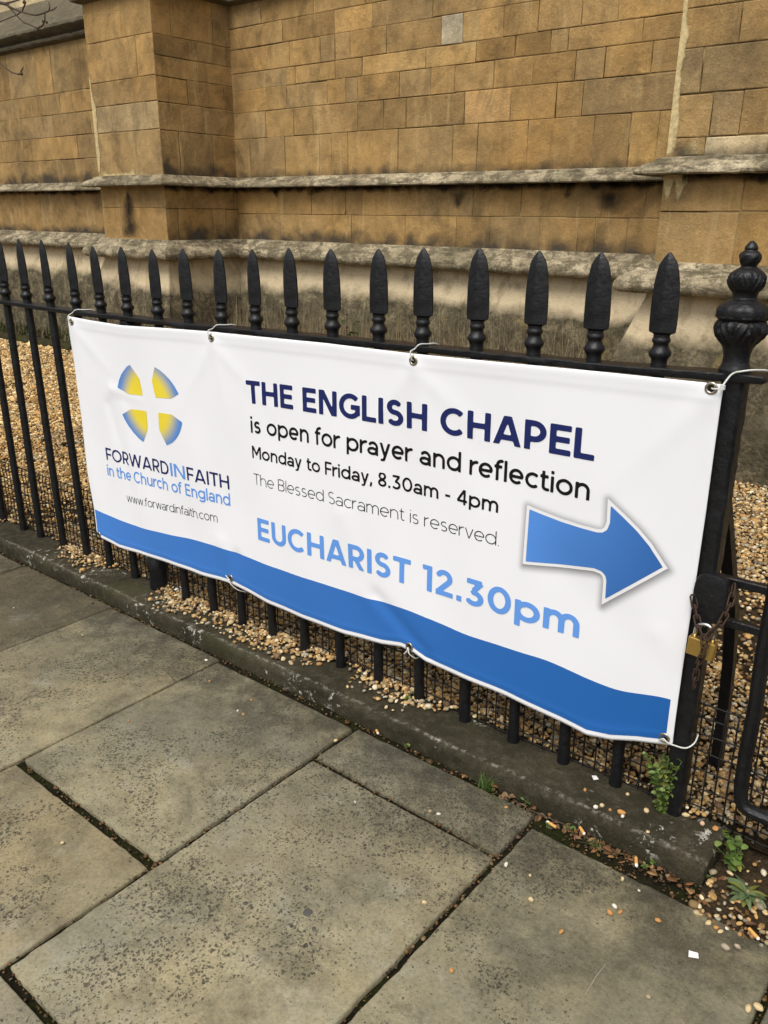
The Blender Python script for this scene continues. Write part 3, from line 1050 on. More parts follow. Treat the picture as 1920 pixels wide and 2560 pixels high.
def blades(name, pts, hmin, hmax, cols, wid=.0025, lean=.5, seg=3, droop=.3):
    V, T, C = [], [], []
    for (x, y, z) in pts:
        h = rng.uniform(hmin, hmax)
        a = rng.uniform(0, 2 * np.pi)
        ln = abs(rng.normal(0, lean))
        dx, dy = math.cos(a) * ln, math.sin(a) * ln
        px, py = -math.sin(a), math.cos(a)
        c = np.array(cols[rng.integers(len(cols))]) * rng.uniform(.7, 1.25)
        b = len(V)
        w = wid * rng.uniform(.6, 1.3)
        for i in range(seg + 1):
            t = i / seg
            r = t ** 1.6
            zz_ = z + h * (t - droop * ln * t * t)
            ww = w * (1 - t * .9)
            V.append((x + dx * h * r - px * ww, y + dy * h * r - py * ww, zz_))
            V.append((x + dx * h * r + px * ww, y + dy * h * r + py * ww, zz_))
            C += [c, c]
        for i in range(seg):
            q = b + 2 * i
            T += [(q, q + 1, q + 3), (q, q + 3, q + 2)]
    return np_mesh(name, np.array(V), np.array(T), np.array(C), False)


n = 11000
gx = rng.uniform(-2.3, .98, n)
gy = 2.30 + rng.beta(2.2, 1.3, n) * .50
gp = [(x, y, -.01) for x, y in zip(gx, gy)]
gp += [(x, y, -.01) for x, y in zip(rng.uniform(-3.05, -2.5, 250), rng.uniform(2.05, 2.18, 250))]
me = blades('dry_grass', gp, .20, .64, [(.30, .235, .14), (.22, .17, .10), (.42, .34, .21), (.14, .105, .065), (.26, .215, .12)], .0024, .85, 5, .5)
tag(link('dry_grass', me, M['straw']), 'withered straw-coloured grass along the foot of the church wall', 'dry grass', kind='stuff')
n = 1500
gp = [(x, y, .05) for x, y in zip(rng.uniform(-7.5, -3.4, n), rng.uniform(2.58, 2.84, n))]
me = blades('ground_cover', gp, .04, .13, [(.07, .085, .02), (.05, .065, .018), (.10, .09, .03), (.10, .07, .035)], .006, .8, 3, .5)
tag(link('ground_cover', me, M['leaf']), 'low green growth on the mossy strip below the left wall', 'ground cover', kind='stuff')

# ------------------------------------------------------------------ railing
RZ = lambda x: float(np.interp(x, [-2, -.17, .24, .45, .83, 1.03, 1.89, 2.16], [.812, .813, .8055, .805, .806, .808, .8165, .8235]))
TIPS = {0: (-.0342, .9977), 1: (.0985, .9969), 2: (.2439, .9913), 3: (.367, .9834), 4: (.4971, .9833), 5: (.6315, .9795), 6: (.7575, .9834), 7: (.8888, .9838), 8: (1.0104, .9858), 9: (1.1308, .9903), 10: (1.2546, .9907), 11: (1.3854, .9928), 12: (1.497, .9961), 13: (1.6243, .9981), 14: (1.7464, .9954), 15: (1.8636, .995), 16: (1.9791, .9972)}
FEET = {0: -.0184, 1: .1253, 2: .2583, 3: .3949, 4: .510, 5: .646, 6: .7719, 7: .8926, 8: 1.013, 9: 1.1317, 10: 1.256, 11: 1.3781, 12: 1.5, 13: 1.6276, 14: 1.7514, 15: 1.8696, 16: 1.9825, -1: -.1676, -2: -.2873, -3: -.4342}
for k in range(-1, -13, -1):
    TIPS[k] = (-.0342 + k * .1265, .998 + rng.uniform(-.002, .002))
    FEET.setdefault(k, -.4342 + (k + 3) * .128)

railing = empty('iron_railing', (0, 0, 0))
tag(railing, 'black painted iron railing with spear-headed bars along the pavement kerb', 'railing')

# flat top rail, hand-forged and uneven
mb = MB()
xs_ = np.concatenate([np.linspace(-1.75, 2.148, 150), [2.152]])
vs, fs = [], []
for i, x in enumerate(xs_):
    z = RZ(x)
    e = .003 if i in (0, len(xs_) - 1) else 0
    if .44 < x < .53: z += .0015
    for (y, dz) in [(-.0215 + e, -.0115 + e), (-.0225 + e, -.010 + e), (-.0225 + e, -.001 - e), (-.0210 + e, .0008 - e), (.0205 - e, .001 - e), (.0215 - e, -.001), (.0215 - e, -.011 + e)]:
        w = noise.fractal(Vector((x * 26, y * 60, dz * 60)), 1.0, 2.0, 4) * .0011
        vs.append((x, y + w * 1.2, z + dz + w))
for i in range(len(xs_) - 1):
    for k in range(7): fs.append((i * 7 + k, (i + 1) * 7 + k, (i + 1) * 7 + (k + 1) % 7, i * 7 + (k + 1) % 7))
fs += [tuple(range(7)), tuple((len(xs_) - 1) * 7 + k for k in range(7))[::-1]]
mb.add(vs, fs)
mb.build('top_rail', M['iron'], railing, auto=35)


def spear_mesh():
    """spear head, neck ring and baluster foot; origin at the rail's top face, 0.17 m high"""
    mb = MB()
    u = .0001504
    def zz(py): return (1385 - py) * u
    out = [(1062, 82), (1040, 138), (1000, 141), (900, 141), (700, 137), (560, 126), (500, 117), (450, 107), (400, 94), (360, 74), (325, 51), (300, 31), (284, 15), (275, 4)]
    vs, fs = [], []
    n = 8
    for (py, hw) in out:
        w = hw * u * 1.06
        th = w * .46 + .0016
        ring = [(w, -.0016), (w, .0016), (w * .10, th), (-w * .10, th), (-w, .0016), (-w, -.0016), (-w * .10, -th), (w * .10, -th)]
        for (x, y) in ring:
            nz = noise.fractal(Vector((x * 90, y * 90, py * .012)), 1.0, 2.0, 3) * .0007
            vs.append((x + nz, y + nz, zz(py)))
    for i in range(len(out) - 1):
        for k in range(n): fs.append((i * n + k, i * n + (k + 1) % n, (i + 1) * n + (k + 1) % n, (i + 1) * n + k))
    fs += [tuple(range(n))[::-1], tuple((len(out) - 1) * n + k for k in range(n))]
    mb.add(vs, fs)
    pr_ = [(1390, 78), (1365, 76), (1325, 76), (1300, 82), (1280, 98), (1262, 106), (1240, 107), (1222, 98), (1200, 82), (1180, 73), (1160, 72), (1146, 76), (1138, 84), (1122, 87), (1106, 85), (1096, 78), (1080, 76), (1058, 80)]
    mb.lathe([(r * u * 1.12, zz(py)) for py, r in pr_], n=16)
    return mb.mesh('spear_head', auto=38)


SPEAR = spear_mesh()
SPEAR.materials.append(M['iron'])


def bar_mesh(r):
    mb = MB()
    pts, rads = [], []
    for i in range(25):
        t = i / 24
        pts.append((0, 0, t))
        rads.append(r * (1 + .05 * math.sin(i * 2.1) * .6 + (.10 if i == 0 else 0)))
    mb.tube(pts, rads, 12)
    me = mb.mesh('bar', smooth=False, auto=40)
    me.materials.append(M['iron'])
    return me


BARS = [bar_mesh(.0116), bar_mesh(.0119)]
for k in sorted(TIPS):
    tx, tz = TIPS[k]
    fx = FEET[k]
    rz = RZ(tx)
    # the bar runs from the kerb up to the underside of the rail, the head stands on the rail
    lean = (tx - fx) / (tz + .0)
    rx_ = fx + lean * rz
    b = bpy.data.objects.new('bar', BARS[k % 2])
    COL.objects.link(b)
    b.parent = railing
    d = Vector((rx_ - fx, 0, rz + .006))
    b.location = (fx, 0, -.008)
    b.rotation_euler = d.to_track_quat('Z', 'Y').to_euler()
    b.rotation_euler = (0, math.atan2(d.x, d.z), 0)
    b.scale = (1, 1, d.length)
    h = bpy.data.objects.new('spear_head', SPEAR)
    COL.objects.link(h)
    h.parent = railing
    h.location = (rx_, 0, rz + .0005)
    h.rotation_euler = (rng.normal(0, .008), math.atan2(tx - rx_, tz - rz), rng.normal(0, .06))
    h.scale = (1, 1, (tz - rz) / .1668)
# cast stub and bracket at the stayed bar
mb = MB()
mb.lathe([(.026, -.012), (.027, .02), (.0265, .05), (.029, .062), (.030, .075), (.027, .095), (.020, .112), (.0125, .125)], (FEET[4], .004, 0), 18, fn=lambda a, z: 1 + .05 * math.sin(5 * a + z * 60))
mb.build('stub_base', M['iron'], railing, auto=40)
mb = MB()
zc = RZ(.497)
mb.lathe([(.014, -.075), (.024, -.060), (.028, -.045), (.026, -.032), (.030, -.022), (.028, -.0118)], (.497, .004, zc), 14, fn=lambda a, z: 1 + .10 * math.sin(3 * a + z * 90))
mb.build('bracket', M['iron'], railing, auto=40)
mb = MB()
mb.tube([(.499, .02, zc - .05), (.50, .16, .60), (.50, .36, .30), (.50, .47, .02), (.50, .475, -.03)], .010, 8)
mb.build('back_stay', M['iron'], railing, auto=40)

# gate post: rough square shaft and cast finial
post = empty('gate_post', (2.104, 0, 0))
post.parent = railing
mb = MB()
vs, fs = [], []
N = 70
for i in range(N + 1):
    z = -.02 + (.8135 + .02) * i / N
    x0 = -.006 * (1 - i / N) + .0 
    for (dx, dy) in [(-1, -1), (-.2, -1.02), (.72, -1), (1, -.72), (1.02, .2), (1, 1), (-1, 1)]:
        w = noise.fractal(Vector((dx * 2, dy * 2, z * 34)), 1.0, 2.0, 4) * .0017
        vs.append((x0 + dx * (.0165 + w), dy * (.0165 + w * .7), z))
for i in range(N):
    for k in range(7): fs.append((i * 7 + k, i * 7 + (k + 1) % 7, (i + 1) * 7 + (k + 1) % 7, (i + 1) * 7 + k))
fs += [tuple(range(7))[::-1], tuple(N * 7 + k for k in range(7))]
mb.add(vs, fs)
mb.build('shaft', M['iron'], post, auto=35)
u = .0001487
fp = [(1445, 150), (1395, 150), (1382, 138), (1365, 132), (1330, 123), (1280, 121), (1230, 126), (1190, 138), (1150, 158), (1110, 186), (1070, 212), (1030, 229), (990, 234), (950, 230), (915, 216), (905, 209), (898, 212), (890, 222), (884, 230), (870, 236), (840, 237), (800, 234), (770, 222), (745, 196), (722, 164), (705, 140), (694, 113), (680, 109), (655, 112), (630, 120), (600, 140), (560, 156), (520, 163), (480, 161), (445, 148), (415, 118), (392, 84), (378, 70), (365, 74), (345, 84), (320, 94), (295, 99), (270, 97), (248, 84), (232, 64), (222, 56), (212, 60), (198, 59), (180, 50), (162, 38), (150, 27), (140, 18), (134, 6)]
rzp = RZ(2.1)


def leafy(a, z):
    py = 1440 - z / u
    def scroll(p0, p1, nl, ph):
        q = (py - p0) / (p1 - p0)                    # 0 at the top of the band
        al = ((a * nl / (2 * math.pi) + ph) % 1.0) - .5  # -.5 .. .5 across one leaf
        env = math.sin(min(1, max(0, q)) * math.pi) ** .6
        body = math.cos(al * math.pi) ** .8
        vein = math.sin(2 * math.pi * (2.6 * abs(al) ** .8 - 1.5 * q * (1 - .9 * abs(al))) * 1.3)
        gap = -1.0 * math.exp(-((.5 - abs(al)) / .07) ** 2)
        return 1 + env * (.045 * body + .050 * vein + .06 * gap)
    if 905 < py < 1150: return scroll(905, 1150, 5, .25)
    if 425 < py < 625: return scroll(425, 625, 5, .75)
    if 868 < py < 905: return 1 + .10 * max(0, math.cos(6 * a)) ** 3
    if 745 < py < 868: return 1 + .020 * math.sin(12 * a)
    if 245 < py < 345: return 1 + .045 * math.sin(5 * a + py * .04)
    return 1


mb = MB()
# refine the profile so the relief has somewhere to go
fz = [((1440 - a) * u, b * u * 1.07) for a, b in fp]
pf = []
for (z0, r0), (z1, r1) in zip(fz[:-1], fz[1:]):
    for s_ in (0, .25, .5, .75): pf.append((r0 + (r1 - r0) * s_, z0 + (z1 - z0) * s_))
pf.append((fz[-1][1], fz[-1][0]))
mb.lathe(pf, (0, 0, 0), 96, fn=leafy)
fin = mb.build('finial', M['iron'], post, auto=50)
fin.location = (-.004, 0, rzp + .0005)
# stay that braces the post from behind
mb = MB()
mb.tube([(2.098, .012, .64), (2.098, .05, .60), (2.100, .10, .50), (2.106, .14, .40), (2.109, .165, .33), (2.111, .185, .23), (2.111, .20, .1), (2.111, .205, -.03)], [.010, .013, .0145, .0150, .0150, .0145, .0145, .0145], 4, sq=True)
mb.build('back_stay', M['iron'], railing, auto=40)

# ------------------------------------------------------------------ gate
gate = empty('iron_gate', (2.2075, 0, .047))
tag(gate, 'black iron gate beside the finial-topped post, held shut by a chain', 'gate')
def gl(p): return (p[0] - 2.2075, p[1], p[2] - .047)
def gate_part(name, pts, r, n=10, sq=False, a=35):
    mb = MB()
    mb.tube([gl(p) for p in pts], r, n, sq=sq)
    return mb.build(name, M['iron'], gate, auto=a)
sty = [(2.2078, 0, .80)] + [(2.2078 + .0012 * math.sin(z * 30), 0, z) for z in np.linspace(.78, .12, 14)] + [(2.2085, 0, .095), (2.2115, 0, .079), (2.218, 0, .0685), (2.228, 0, .0645), (2.245, 0, .0635)] + [(x, 0, .0635) for x in np.linspace(2.3, 3.05, 6)] + [(3.07, 0, .068), (3.085, 0, .085), (3.09, 0, .12), (3.09, 0, .80)]
gate_part('frame', sty, .0125, 10)
for nm, z0, z1 in (('lock_rail', .4855, .471), ('lock_rail', .4105, .397)):
    mb = MB()
    vs, fs = [], []
    for i, x in enumerate(np.linspace(2.118, 3.08, 40)):
        w = noise.fractal(Vector((x * 30, z0 * 10, 0)), 1.0, 2.0, 3) * .0008
        sl_ = 0.0
        for (y, z) in [(-.006, -.0065), (-.0065, .006), (-.005, .0075), (.006, .0075), (.0065, -.0065)]:
            vs.append(gl((x, y + w, (z0 + z1) / 2 + .003 + z + w)))
    for i in range(39):
        for k in range(5): fs.append((i * 5 + k, (i + 1) * 5 + k, (i + 1) * 5 + (k + 1) % 5, i * 5 + (k + 1) % 5))
    fs += [tuple(range(5)), tuple(39 * 5 + k for k in range(5))[::-1]]
    mb.add(vs, fs)
    for x in (2.178,):
        c = gl((x, -.0065, (z0 + z1) / 2 + .003))
        mb.add([(c[0] + .0035 * math.cos(a), c[1] - (.0015 if q else 0), c[2] + .0035 * math.sin(a)) for q in (0, 1) for a in np.arange(8) * math.pi / 4], [tuple(range(8, 16))] + [(i, (i + 1) % 8, 8 + (i + 1) % 8, 8 + i) for i in range(8)])
    mb.build(nm, M['iron'], gate, auto=35)
gate_part('top_rail', [(2.2, 0, .80), (2.6, 0, .80), (3.09, 0, .80)], .0125, 8)
for x in (2.335, 2.46, 2.585, 2.71, 2.835, 2.96):
    gate_part('bar', [(x, 0.0, .0635), (x, 0, .45), (x, 0, .80)], .0095, 10)
# lock plate: rounded slab on the lock box
mb = MB()
o_ = []
for a in np.linspace(0, 2 * math.pi, 40, endpoint=False):
    ca, sa = math.cos(a), math.sin(a)
    o_.append((.0275 * math.copysign(abs(ca) ** .62, ca), .0435 * math.copysign(abs(sa) ** .62, sa)))
vs, fs = [], []
for (yy, sc_) in [(.004, 1), (-.0095, 1), (-.012, .97), (-.0128, .90)]:
    for (x, z) in o_: vs.append(gl((2.1195 + x * sc_, -.022 + yy, .4545 + z * sc_)))
for l in range(3):
    for i in range(40): fs.append((l * 40 + i, l * 40 + (i + 1) % 40, (l + 1) * 40 + (i + 1) % 40, (l + 1) * 40 + i))
fs += [tuple(range(40))[::-1], tuple(120 + i for i in range(40))]
mb.add(vs, fs)
mb.box(gl((2.101, -.024, .425)), gl((2.140, .004, .485)))
mb.build('lock_plate', M['iron'], gate, auto=40)

# ------------------------------------------------------------------ wire mesh behind the bars
mb = MB()
WY = .0145
zs = [.231, .204, .172, .135, .097, .058, .019, .004]
for z in zs:
    r = .0017 if z in (zs[0], zs[-1]) else .0018
    pts = []
    for i, x in enumerate(np.arange(-1.7, 2.09, .03)):
        pts.append((x, WY + .0012 * math.sin(i * 2.3 + z * 50), z + .0022 * noise.noise(Vector((x * 6, z * 30, 0)))))
    mb.tube(pts, r, 5)
x = -1.7
while x < 2.085:
    mb.tube([(x + .0013 * noise.noise(Vector((x * 40, j * 2.0, 0))), WY + .002 * math.sin(j * 3), z) for j, z in enumerate([-.008, .019, .058, .097, .135, .172, .204, .232])], .0017, 5)
    x += .0232 + rng.normal(0, .0009)
o = mb.build('wire_mesh', M['wire'], smooth=True)
tag(o, 'dark rusty wire mesh along the foot of the railing bars', 'wire mesh')
mb = MB()
for z in zs[:-1] + [-.004]:
    mb.tube([(x_, WY + .0012 * math.sin(i * 2.3 + z * 50), z + .003 * noise.noise(Vector((x_ * 7, z * 30, 4)))) for i, x_ in enumerate(np.arange(2.106, 3.1, .03))], .0017 if z in (zs[0], -.004) else .0016, 5)
x = 2.122
while x < 3.08:
    mb.tube([(x + .0013 * noise.noise(Vector((x * 40, j * 2.0, 0))), WY + .002 * math.sin(j * 3), z) for j, z in enumerate([-.008, .019, .058, .097, .135, .172, .204, .235])], .0017, 5)
    x += .0205 + rng.normal(0, .0009)
o = mb.build('wire_mesh', M['wire'], smooth=True)
tag(o, 'short panel of wire mesh fixed behind the gate right of the post', 'wire mesh')

# ------------------------------------------------------------------ banner
def ridge(x, z, p, q, wid, amp, fade=1.0):
    """soft fold along the segment p-q"""
    dx, dz = q[0] - p[0], q[1] - p[1]
    L2 = dx * dx + dz * dz
    t = ((x - p[0]) * dx + (z - p[1]) * dz) / L2
    tt = np.clip(t, 0, 1)
    d2 = (x - p[0] - tt * dx) ** 2 + (z - p[1] - tt * dz) ** 2
    return amp * np.exp(-d2 / wid ** 2) * (1 - fade * tt * .8)


BX = [.2412, .3656, .5097, .7013, .8641, 1.0367, 1.2612, 1.498, 1.7188, 1.8977, 2.0963]
BZ = [.7911, .7866, .7837, .7905, .795, .7968, .8000, .7992, .8029, .8060, .8077]
LX = [.2573, .3705, .48, .62, .765, .8928, 1.0322, 1.1627, 1.3035, 1.4152, 1.4711, 1.5053, 1.5389, 1.6353, 1.7489, 1.8386, 1.8734, 1.9255, 1.9725, 2.0251, 2.0892]
LZ = [.1173, .1051, .1114, .117, .1205, .1311, .1168, .1149, .1181, .1306, .1420, .1400, .1285, .1237, .1202, .1124, .1103, .1055, .1142, .1346, .1524]
def zt_(x): return np.interp(x, BX, BZ)
def zb_(x): return np.interp(x, LX, LZ)
def xl_(z): return np.interp(z, [.11, .2058, .3155, .4976, .6414, .7911], [.2573, .2552, .2440, .2470, .2452, .2412])
def xr_(z): return np.interp(z, [.15, .31, .50, .60, .74, .81], [2.0892, 2.0901, 2.0925, 2.094, 2.0950, 2.0963])


def bdisp(x, z):
    x, z = np.asarray(x, float), np.asarray(z, float)
    v = np.clip((.80 - z) / .69, 0, 1)
    d = .0022 * np.cos(2 * np.pi * (x - .02) / .126) * v * (1 - .4 * v)
    d += .0060 * np.sin(2 * np.pi * (x * .83 + z * .45) + .6) * v
    d += .0040 * np.sin(2 * np.pi * (x * 1.9 - z * .9) + 2.0) * np.sin(np.pi * v)
    d += .0022 * np.sin(2 * np.pi * (x * 3.3 + z * 1.6) + .4) * np.sin(np.pi * v) ** .8
    # hems
    d += .0016 * np.exp(-((zt_(x) - z - .024) / .006) ** 2) + .0013 * np.exp(-((z - zb_(x) - .022) / .006) ** 2)
    d += .0035 * np.exp(-((zt_(x) - z - .008) / .012) ** 2)
    d += .0012 * np.exp(-((x - xl_(z) - .022) / .006) ** 2)
    # pulls from the top eyelets
    for (ex, ez) in ((.2643, .7757), (.884, .7803), (1.4994, .7859), (2.0786, .8001)):
        for (ax_, az, am) in ((-.16, -.20, .0032), (.05, -.24, .0028), (.2, -.15, .0032)):
            d += ridge(x, z, (ex, ez - .015), (ex + ax_, ez + az), .020, am)
        d -= .004 * np.exp(-((x - ex) ** 2 + (z - ez) ** 2) / .03 ** 2)
    # creases
    d += ridge(x, z, (.425, .60), (.56, .585), .018, .006)
    d -= ridge(x, z, (.40, .55), (.47, .30), .022, .006)
    d += ridge(x, z, (.475, .55), (.50, .22), .024, .004)
    d += ridge(x, z, (1.30, .42), (1.36, .26), .03, .005)
    d += ridge(x, z, (.86, .24), (.90, .15), .03, .006)
    d -= ridge(x, z, (.92, .22), (.905, .145), .018, .006)
    d += ridge(x, z, (2.04, .36), (2.07, .33), .022, .0022)
    d -= ridge(x, z, (1.85, .44), (2.05, .30), .05, .006)
    d += ridge(x, z, (1.93, .105), (2.07, .165), .02, .005)
    d -= .004 * np.exp(-((x - 2.08) ** 2 + (z - .16) ** 2) / .03 ** 2)
    nz_ = np.array([noise.noise(Vector((a * 7, 0, b * 7))) for a, b in zip(x.ravel(), z.ravel())]).reshape(x.shape)
    fold = .25 * ridge(x, z, (1.34, .245), (1.50, .150), .022, .0085, .3) - .8 * ridge(x, z, (1.40, .245), (1.545, .145), .020, .0110, .3)
    return .48 * d + .42 * fold + .0009 * nz_ * (.3 + v)


def by(x, z, off=0.0):
    return -.0295 - bdisp(x, z) - off


banner = empty('banner', (1.17, -.03, .12))
tag(banner, 'white vinyl chapel banner with blue arrow and wavy blue base, tied to the railing', 'banner')
BO = np.array([1.17, -.03, .12])


def bmesh_from(name, XZ, faces, off, mat, col=None, solid=0.0):
    XZ = np.asarray(XZ)
    V = np.stack([XZ[:, 0], by(XZ[:, 0], XZ[:, 1], off), XZ[:, 1]], 1) - BO
    me = bpy.data.meshes.new(name)
    me.from_pydata(V.tolist(), [], [list(map(int, f)) for f in faces])
    if col is not None:
        ca = me.color_attributes.new('tint', 'FLOAT_COLOR', 'POINT')
        ca.data.foreach_set('color', np.concatenate([col, np.ones((len(V), 1))], 1).ravel())
    me.polygons.foreach_set('use_smooth', [True] * len(me.polygons))
    o = link(name, me, mat, banner)
    if solid:
        m = o.modifiers.new('thickness', 'SOLIDIFY')
        m.thickness = solid
        m.offset = 1
    return o


def grid_between(xa, xb, lo, hi, nx, ny):
    XZ = []
    for j in range(ny + 1):
        for i in range(nx + 1):
            s_, t = i / nx, j / ny
            # left/right edge curves follow height
            z0 = lo(xa(.1) + (xb(.1) - xa(.1)) * s_)
            z1 = hi(xa(.8) + (xb(.8) - xa(.8)) * s_)
            z = z0 + (z1 - z0) * t
            x = xa(z) + (xb(z) - xa(z)) * s_
            XZ.append((x, z))
    F = [(j * (nx + 1) + i, j * (nx + 1) + i + 1, (j + 1) * (nx + 1) + i + 1, (j + 1) * (nx + 1) + i) for j in range(ny) for i in range(nx)]
    return XZ, F


XZ, F = grid_between(xl_, xr_, lambda x: float(zb_(x)), lambda x: float(zt_(x)), 420, 150)
bmesh_from('sheet', XZ, F, 0, M['vinyl'], solid=-.0006)
# wavy blue base, light on the left and deeper blue on the right
WX = [.2552, .30, .3502, .42, .4919, .56, .6372, .75, .8632, .9096, 1.0522, 1.1845, 1.295, 1.3645, 1.4204, 1.4913, 1.56, 1.6386, 1.7483, 1.8298, 1.93, 1.9824, 2.0268, 2.065, 2.0775]
WZ = [.2058, .2010, .1990, .1978, .1995, .2045, .2108, .2220, .2270, .2276, .2262, .2290, .2312, .2310, .2360, .2386, .2350, .2290, .2310, .2345, .2245, .2225, .2338, .2435, .2449]
def sm_(x, X, Z): return float(np.mean([np.interp(x + d, X, Z) for d in (-.02, -.01, 0, .01, .02)]))
XZ, F = grid_between(lambda z: float(xl_(z)) + .006, lambda z: float(xr_(z)) - .0125, lambda x: float(zb_(x)) + .0115, lambda x: sm_(x, WX, WZ), 420, 34)
XZa = np.array(XZ)
k = np.clip((XZa[:, 0] - .25) / 1.85, 0, 1)[:, None]
colr = (1 - k) * np.array((.058, .21, .61)) + k * np.array((.011, .110, .38))
bmesh_from('printed_wave', XZ, F, .0006, M['print'], colr)


# ---- lettering: a small stroke font, drawn as signed distance and contoured into a mesh
def arc(cx, cy, rx, ry, a0, a1, n=22):
    return [(cx + rx * math.cos(math.radians(a0 + (a1 - a0) * i / n)), cy + ry * math.sin(math.radians(a0 + (a1 - a0) * i / n))) for i in range(n + 1)]


def glyph(c, w):
    t = w / 2
    X = .745
    hi, lo = 1.0, 0.0
    def ext(p, q, e=.12):
        d = math.hypot(q[0] - p[0], q[1] - p[1])
        return (p[0] - (q[0] - p[0]) / d * e, p[1] - (q[1] - p[1]) / d * e)
    def both(p, q): return [ext(p, q), ext(q, p)]
    if c == 'T': W = .70; return W, [[(0, 1 - t), (W, 1 - t)], [(W / 2, 0), (W / 2, 1 - t)]], lo, hi
    if c == 'H': W = .78; return W, [[(t, 0), (t, 1)], [(W - t, 0), (W - t, 1)], [(t, .51), (W - t, .51)]], lo, hi
    if c == 'E': W = .64; return W, [[(t, 0), (t, 1)], [(t, t), (W, t)], [(t, 1 - t), (W * .985, 1 - t)], [(t, .51), (W * .93, .51)]], lo, hi
    if c == 'F': W = .62; return W, [[(t, 0), (t, 1)], [(t, 1 - t), (W, 1 - t)], [(t, .47), (W * .92, .47)]], lo, hi
    if c == 'L': W = .59; return W, [[(t, 0), (t, 1)], [(t, t), (W, t)]], lo, hi
    if c == 'I': W = w; return W, [[(t, 0), (t, 1)]], lo, hi
    if c == 'N': W = .80; return W, [[(t, 0), (t, 1)], [(W - t, 0), (W - t, 1)], both((1.25 * t, 1), (W - 1.25 * t, 0))], lo, hi
    if c == 'M': W = .93; m = (W / 2, .26 + t); return W, [[(t, 0), (t, 1)], [(W - t, 0), (W - t, 1)], [ext((1.3 * t, 1), m), m, ext((W - 1.3 * t, 1), m)]], lo, hi
    if c == 'A':
        W = .92; a = 1.12 * t; p = W / 2 - .25 * t; q = W / 2 + .25 * t
        return W, [both((a, 0), (p, 1)), both((W - a, 0), (q, 1)), [(W * .24, .26), (W * .76, .26)]], lo, hi
    if c == 'V': W = .88; a = 1.12 * t; return W, [both((a, 1), (W / 2 - .2 * t, 0)), both((W - a, 1), (W / 2 + .2 * t, 0))], lo, hi
    if c == 'W':
        W = 1.26; a = 1.1 * t; x1, x2, x3 = .335, .63, .925
        return W, [both((a, 1), (x1, 0)), both((x1, 0), (x2, 1)), both((x2, 1), (x3, 0)), both((x3, 0), (W - a, 1))], lo, hi
    if c == 'G':
        W = .90; return W, [arc(.475, .5, .475 - t, .5 - t, 44, 318), [(.50, .47), (W - .02, .47)], [(W - .02 - t, .47 + t), (W - .02 - t, .16)]], lo, hi
    if c == 'C': W = .85; return W, [arc(.475, .5, .475 - t, .5 - t, 45, 315)], lo, hi
    if c == 'O': W = .99; return W, [arc(W / 2, .5, W / 2 - t, .5 - t, 0, 360, 44)], lo, hi
    if c == 'D': W = .80; return W, [[(t, 0), (t, 1)], [(t, t), (.36, t)] + arc(.36, .5, W - .36 - t, .5 - t, -90, 90) + [(t, 1 - t)]], lo, hi
    if c == 'U': W = .75; r = W / 2 - t; return W, [[(t, 1), (t, r + t)] + arc(W / 2, r + t, r, r, 180, 360) + [(W - t, 1)]], lo, hi
    if c in 'PRB':
        W = .68 if c != 'B' else .70
        b = {'P': .37, 'R': .42, 'B': .525}[c]
        cy, ry = (1 - t + b) / 2, (1 - t - b) / 2
        xr = W - t - (.03 if c == 'B' else 0)
        rx = min(ry * 1.05, .3)
        st_ = [[(t, 0), (t, 1)], [(t, b), (xr - rx, b)] + arc(xr - rx, cy, rx, ry, -90, 90) + [(t, 1 - t)]]
        if c == 'R': st_.append(both((W * .46, b), (W - 1.2 * t, 0))[:1] + [ext((W - 1.2 * t, 0), (W * .46, b))]); st_[-1][0] = (W * .46, b)
        if c == 'B':
            cy, ry = (b + t) / 2, (b - t) / 2
            xr = W - t
            rx = ry * 1.1
            st_.append([(t, t), (xr - rx, t)] + arc(xr - rx, cy, rx, ry, -90, 90) + [(t, b)])
        return W, st_, lo, hi
    if c in 'Ss':
        H = 1 if c == 'S' else X
        W = .66 if c == 'S' else .53
        m = H * .515
        yu, yl = (H - t + m) / 2, (m + t) / 2
        ru, rl = (H - t - m) / 2, (m - t) / 2
        return W, [arc(W * .49, yu, W * .455 - t, ru, 38, 270) + arc(W * .49, yl, W * .5 - t, rl, 90, -142)[1:]], lo, H
    if c == 'i': return w, [[(t, 0), (t, X)], [(t, 1 - w * 1.02), (t, 1.0)]], lo, 1.0
    if c == 'l': return w, [[(t, 0), (t, 1.02)]], lo, 1.02
    if c == 'o': W = .79; return W, [arc(W / 2, X / 2, W / 2 - t, X / 2 - t, 0, 360, 40)], lo, X
    if c == 'c': W = .67; return W, [arc(.385, X / 2, .385 - t, X / 2 - t, 46, 314)], lo, X
    if c == 'e': W = .75; return W, [arc(W / 2, X / 2, W / 2 - t, X / 2 - t, 0, 312, 36), [(t, X / 2 - .01), (W - t * .55, X / 2 - .01)]], lo, X
    if c in 'pd':
        W = .80
        b_ = arc(W / 2, X / 2, W / 2 - t, X / 2 - t, 0, 360, 40)
        return (W, [b_, [(t, -.21), (t, X)]], -.21, X) if c == 'p' else (W, [b_, [(W - t, 0), (W - t, 1.02)]], lo, 1.02)
    if c == 'g':
        W = .80; r = .17
        return W, [arc(W / 2, X / 2 + .02, W / 2 - t, X / 2 - t - .02, 0, 360, 40), [(W - t, X), (W - t, .03)] + arc(W / 2, .03, W / 2 - t, .25 - t, 0, -138, 20)], -.23, X
    if c in 'nh':
        W = .67; rx = W / 2 - t; ry = min(rx, .30); yc = X - t - ry
        return W, [[(t, 0), (t, X if c == 'n' else 1.02)], [(W - t, 0), (W - t, yc)] + arc(W / 2, yc, rx, ry, 0, 165)], lo, (X if c == 'n' else 1.02)
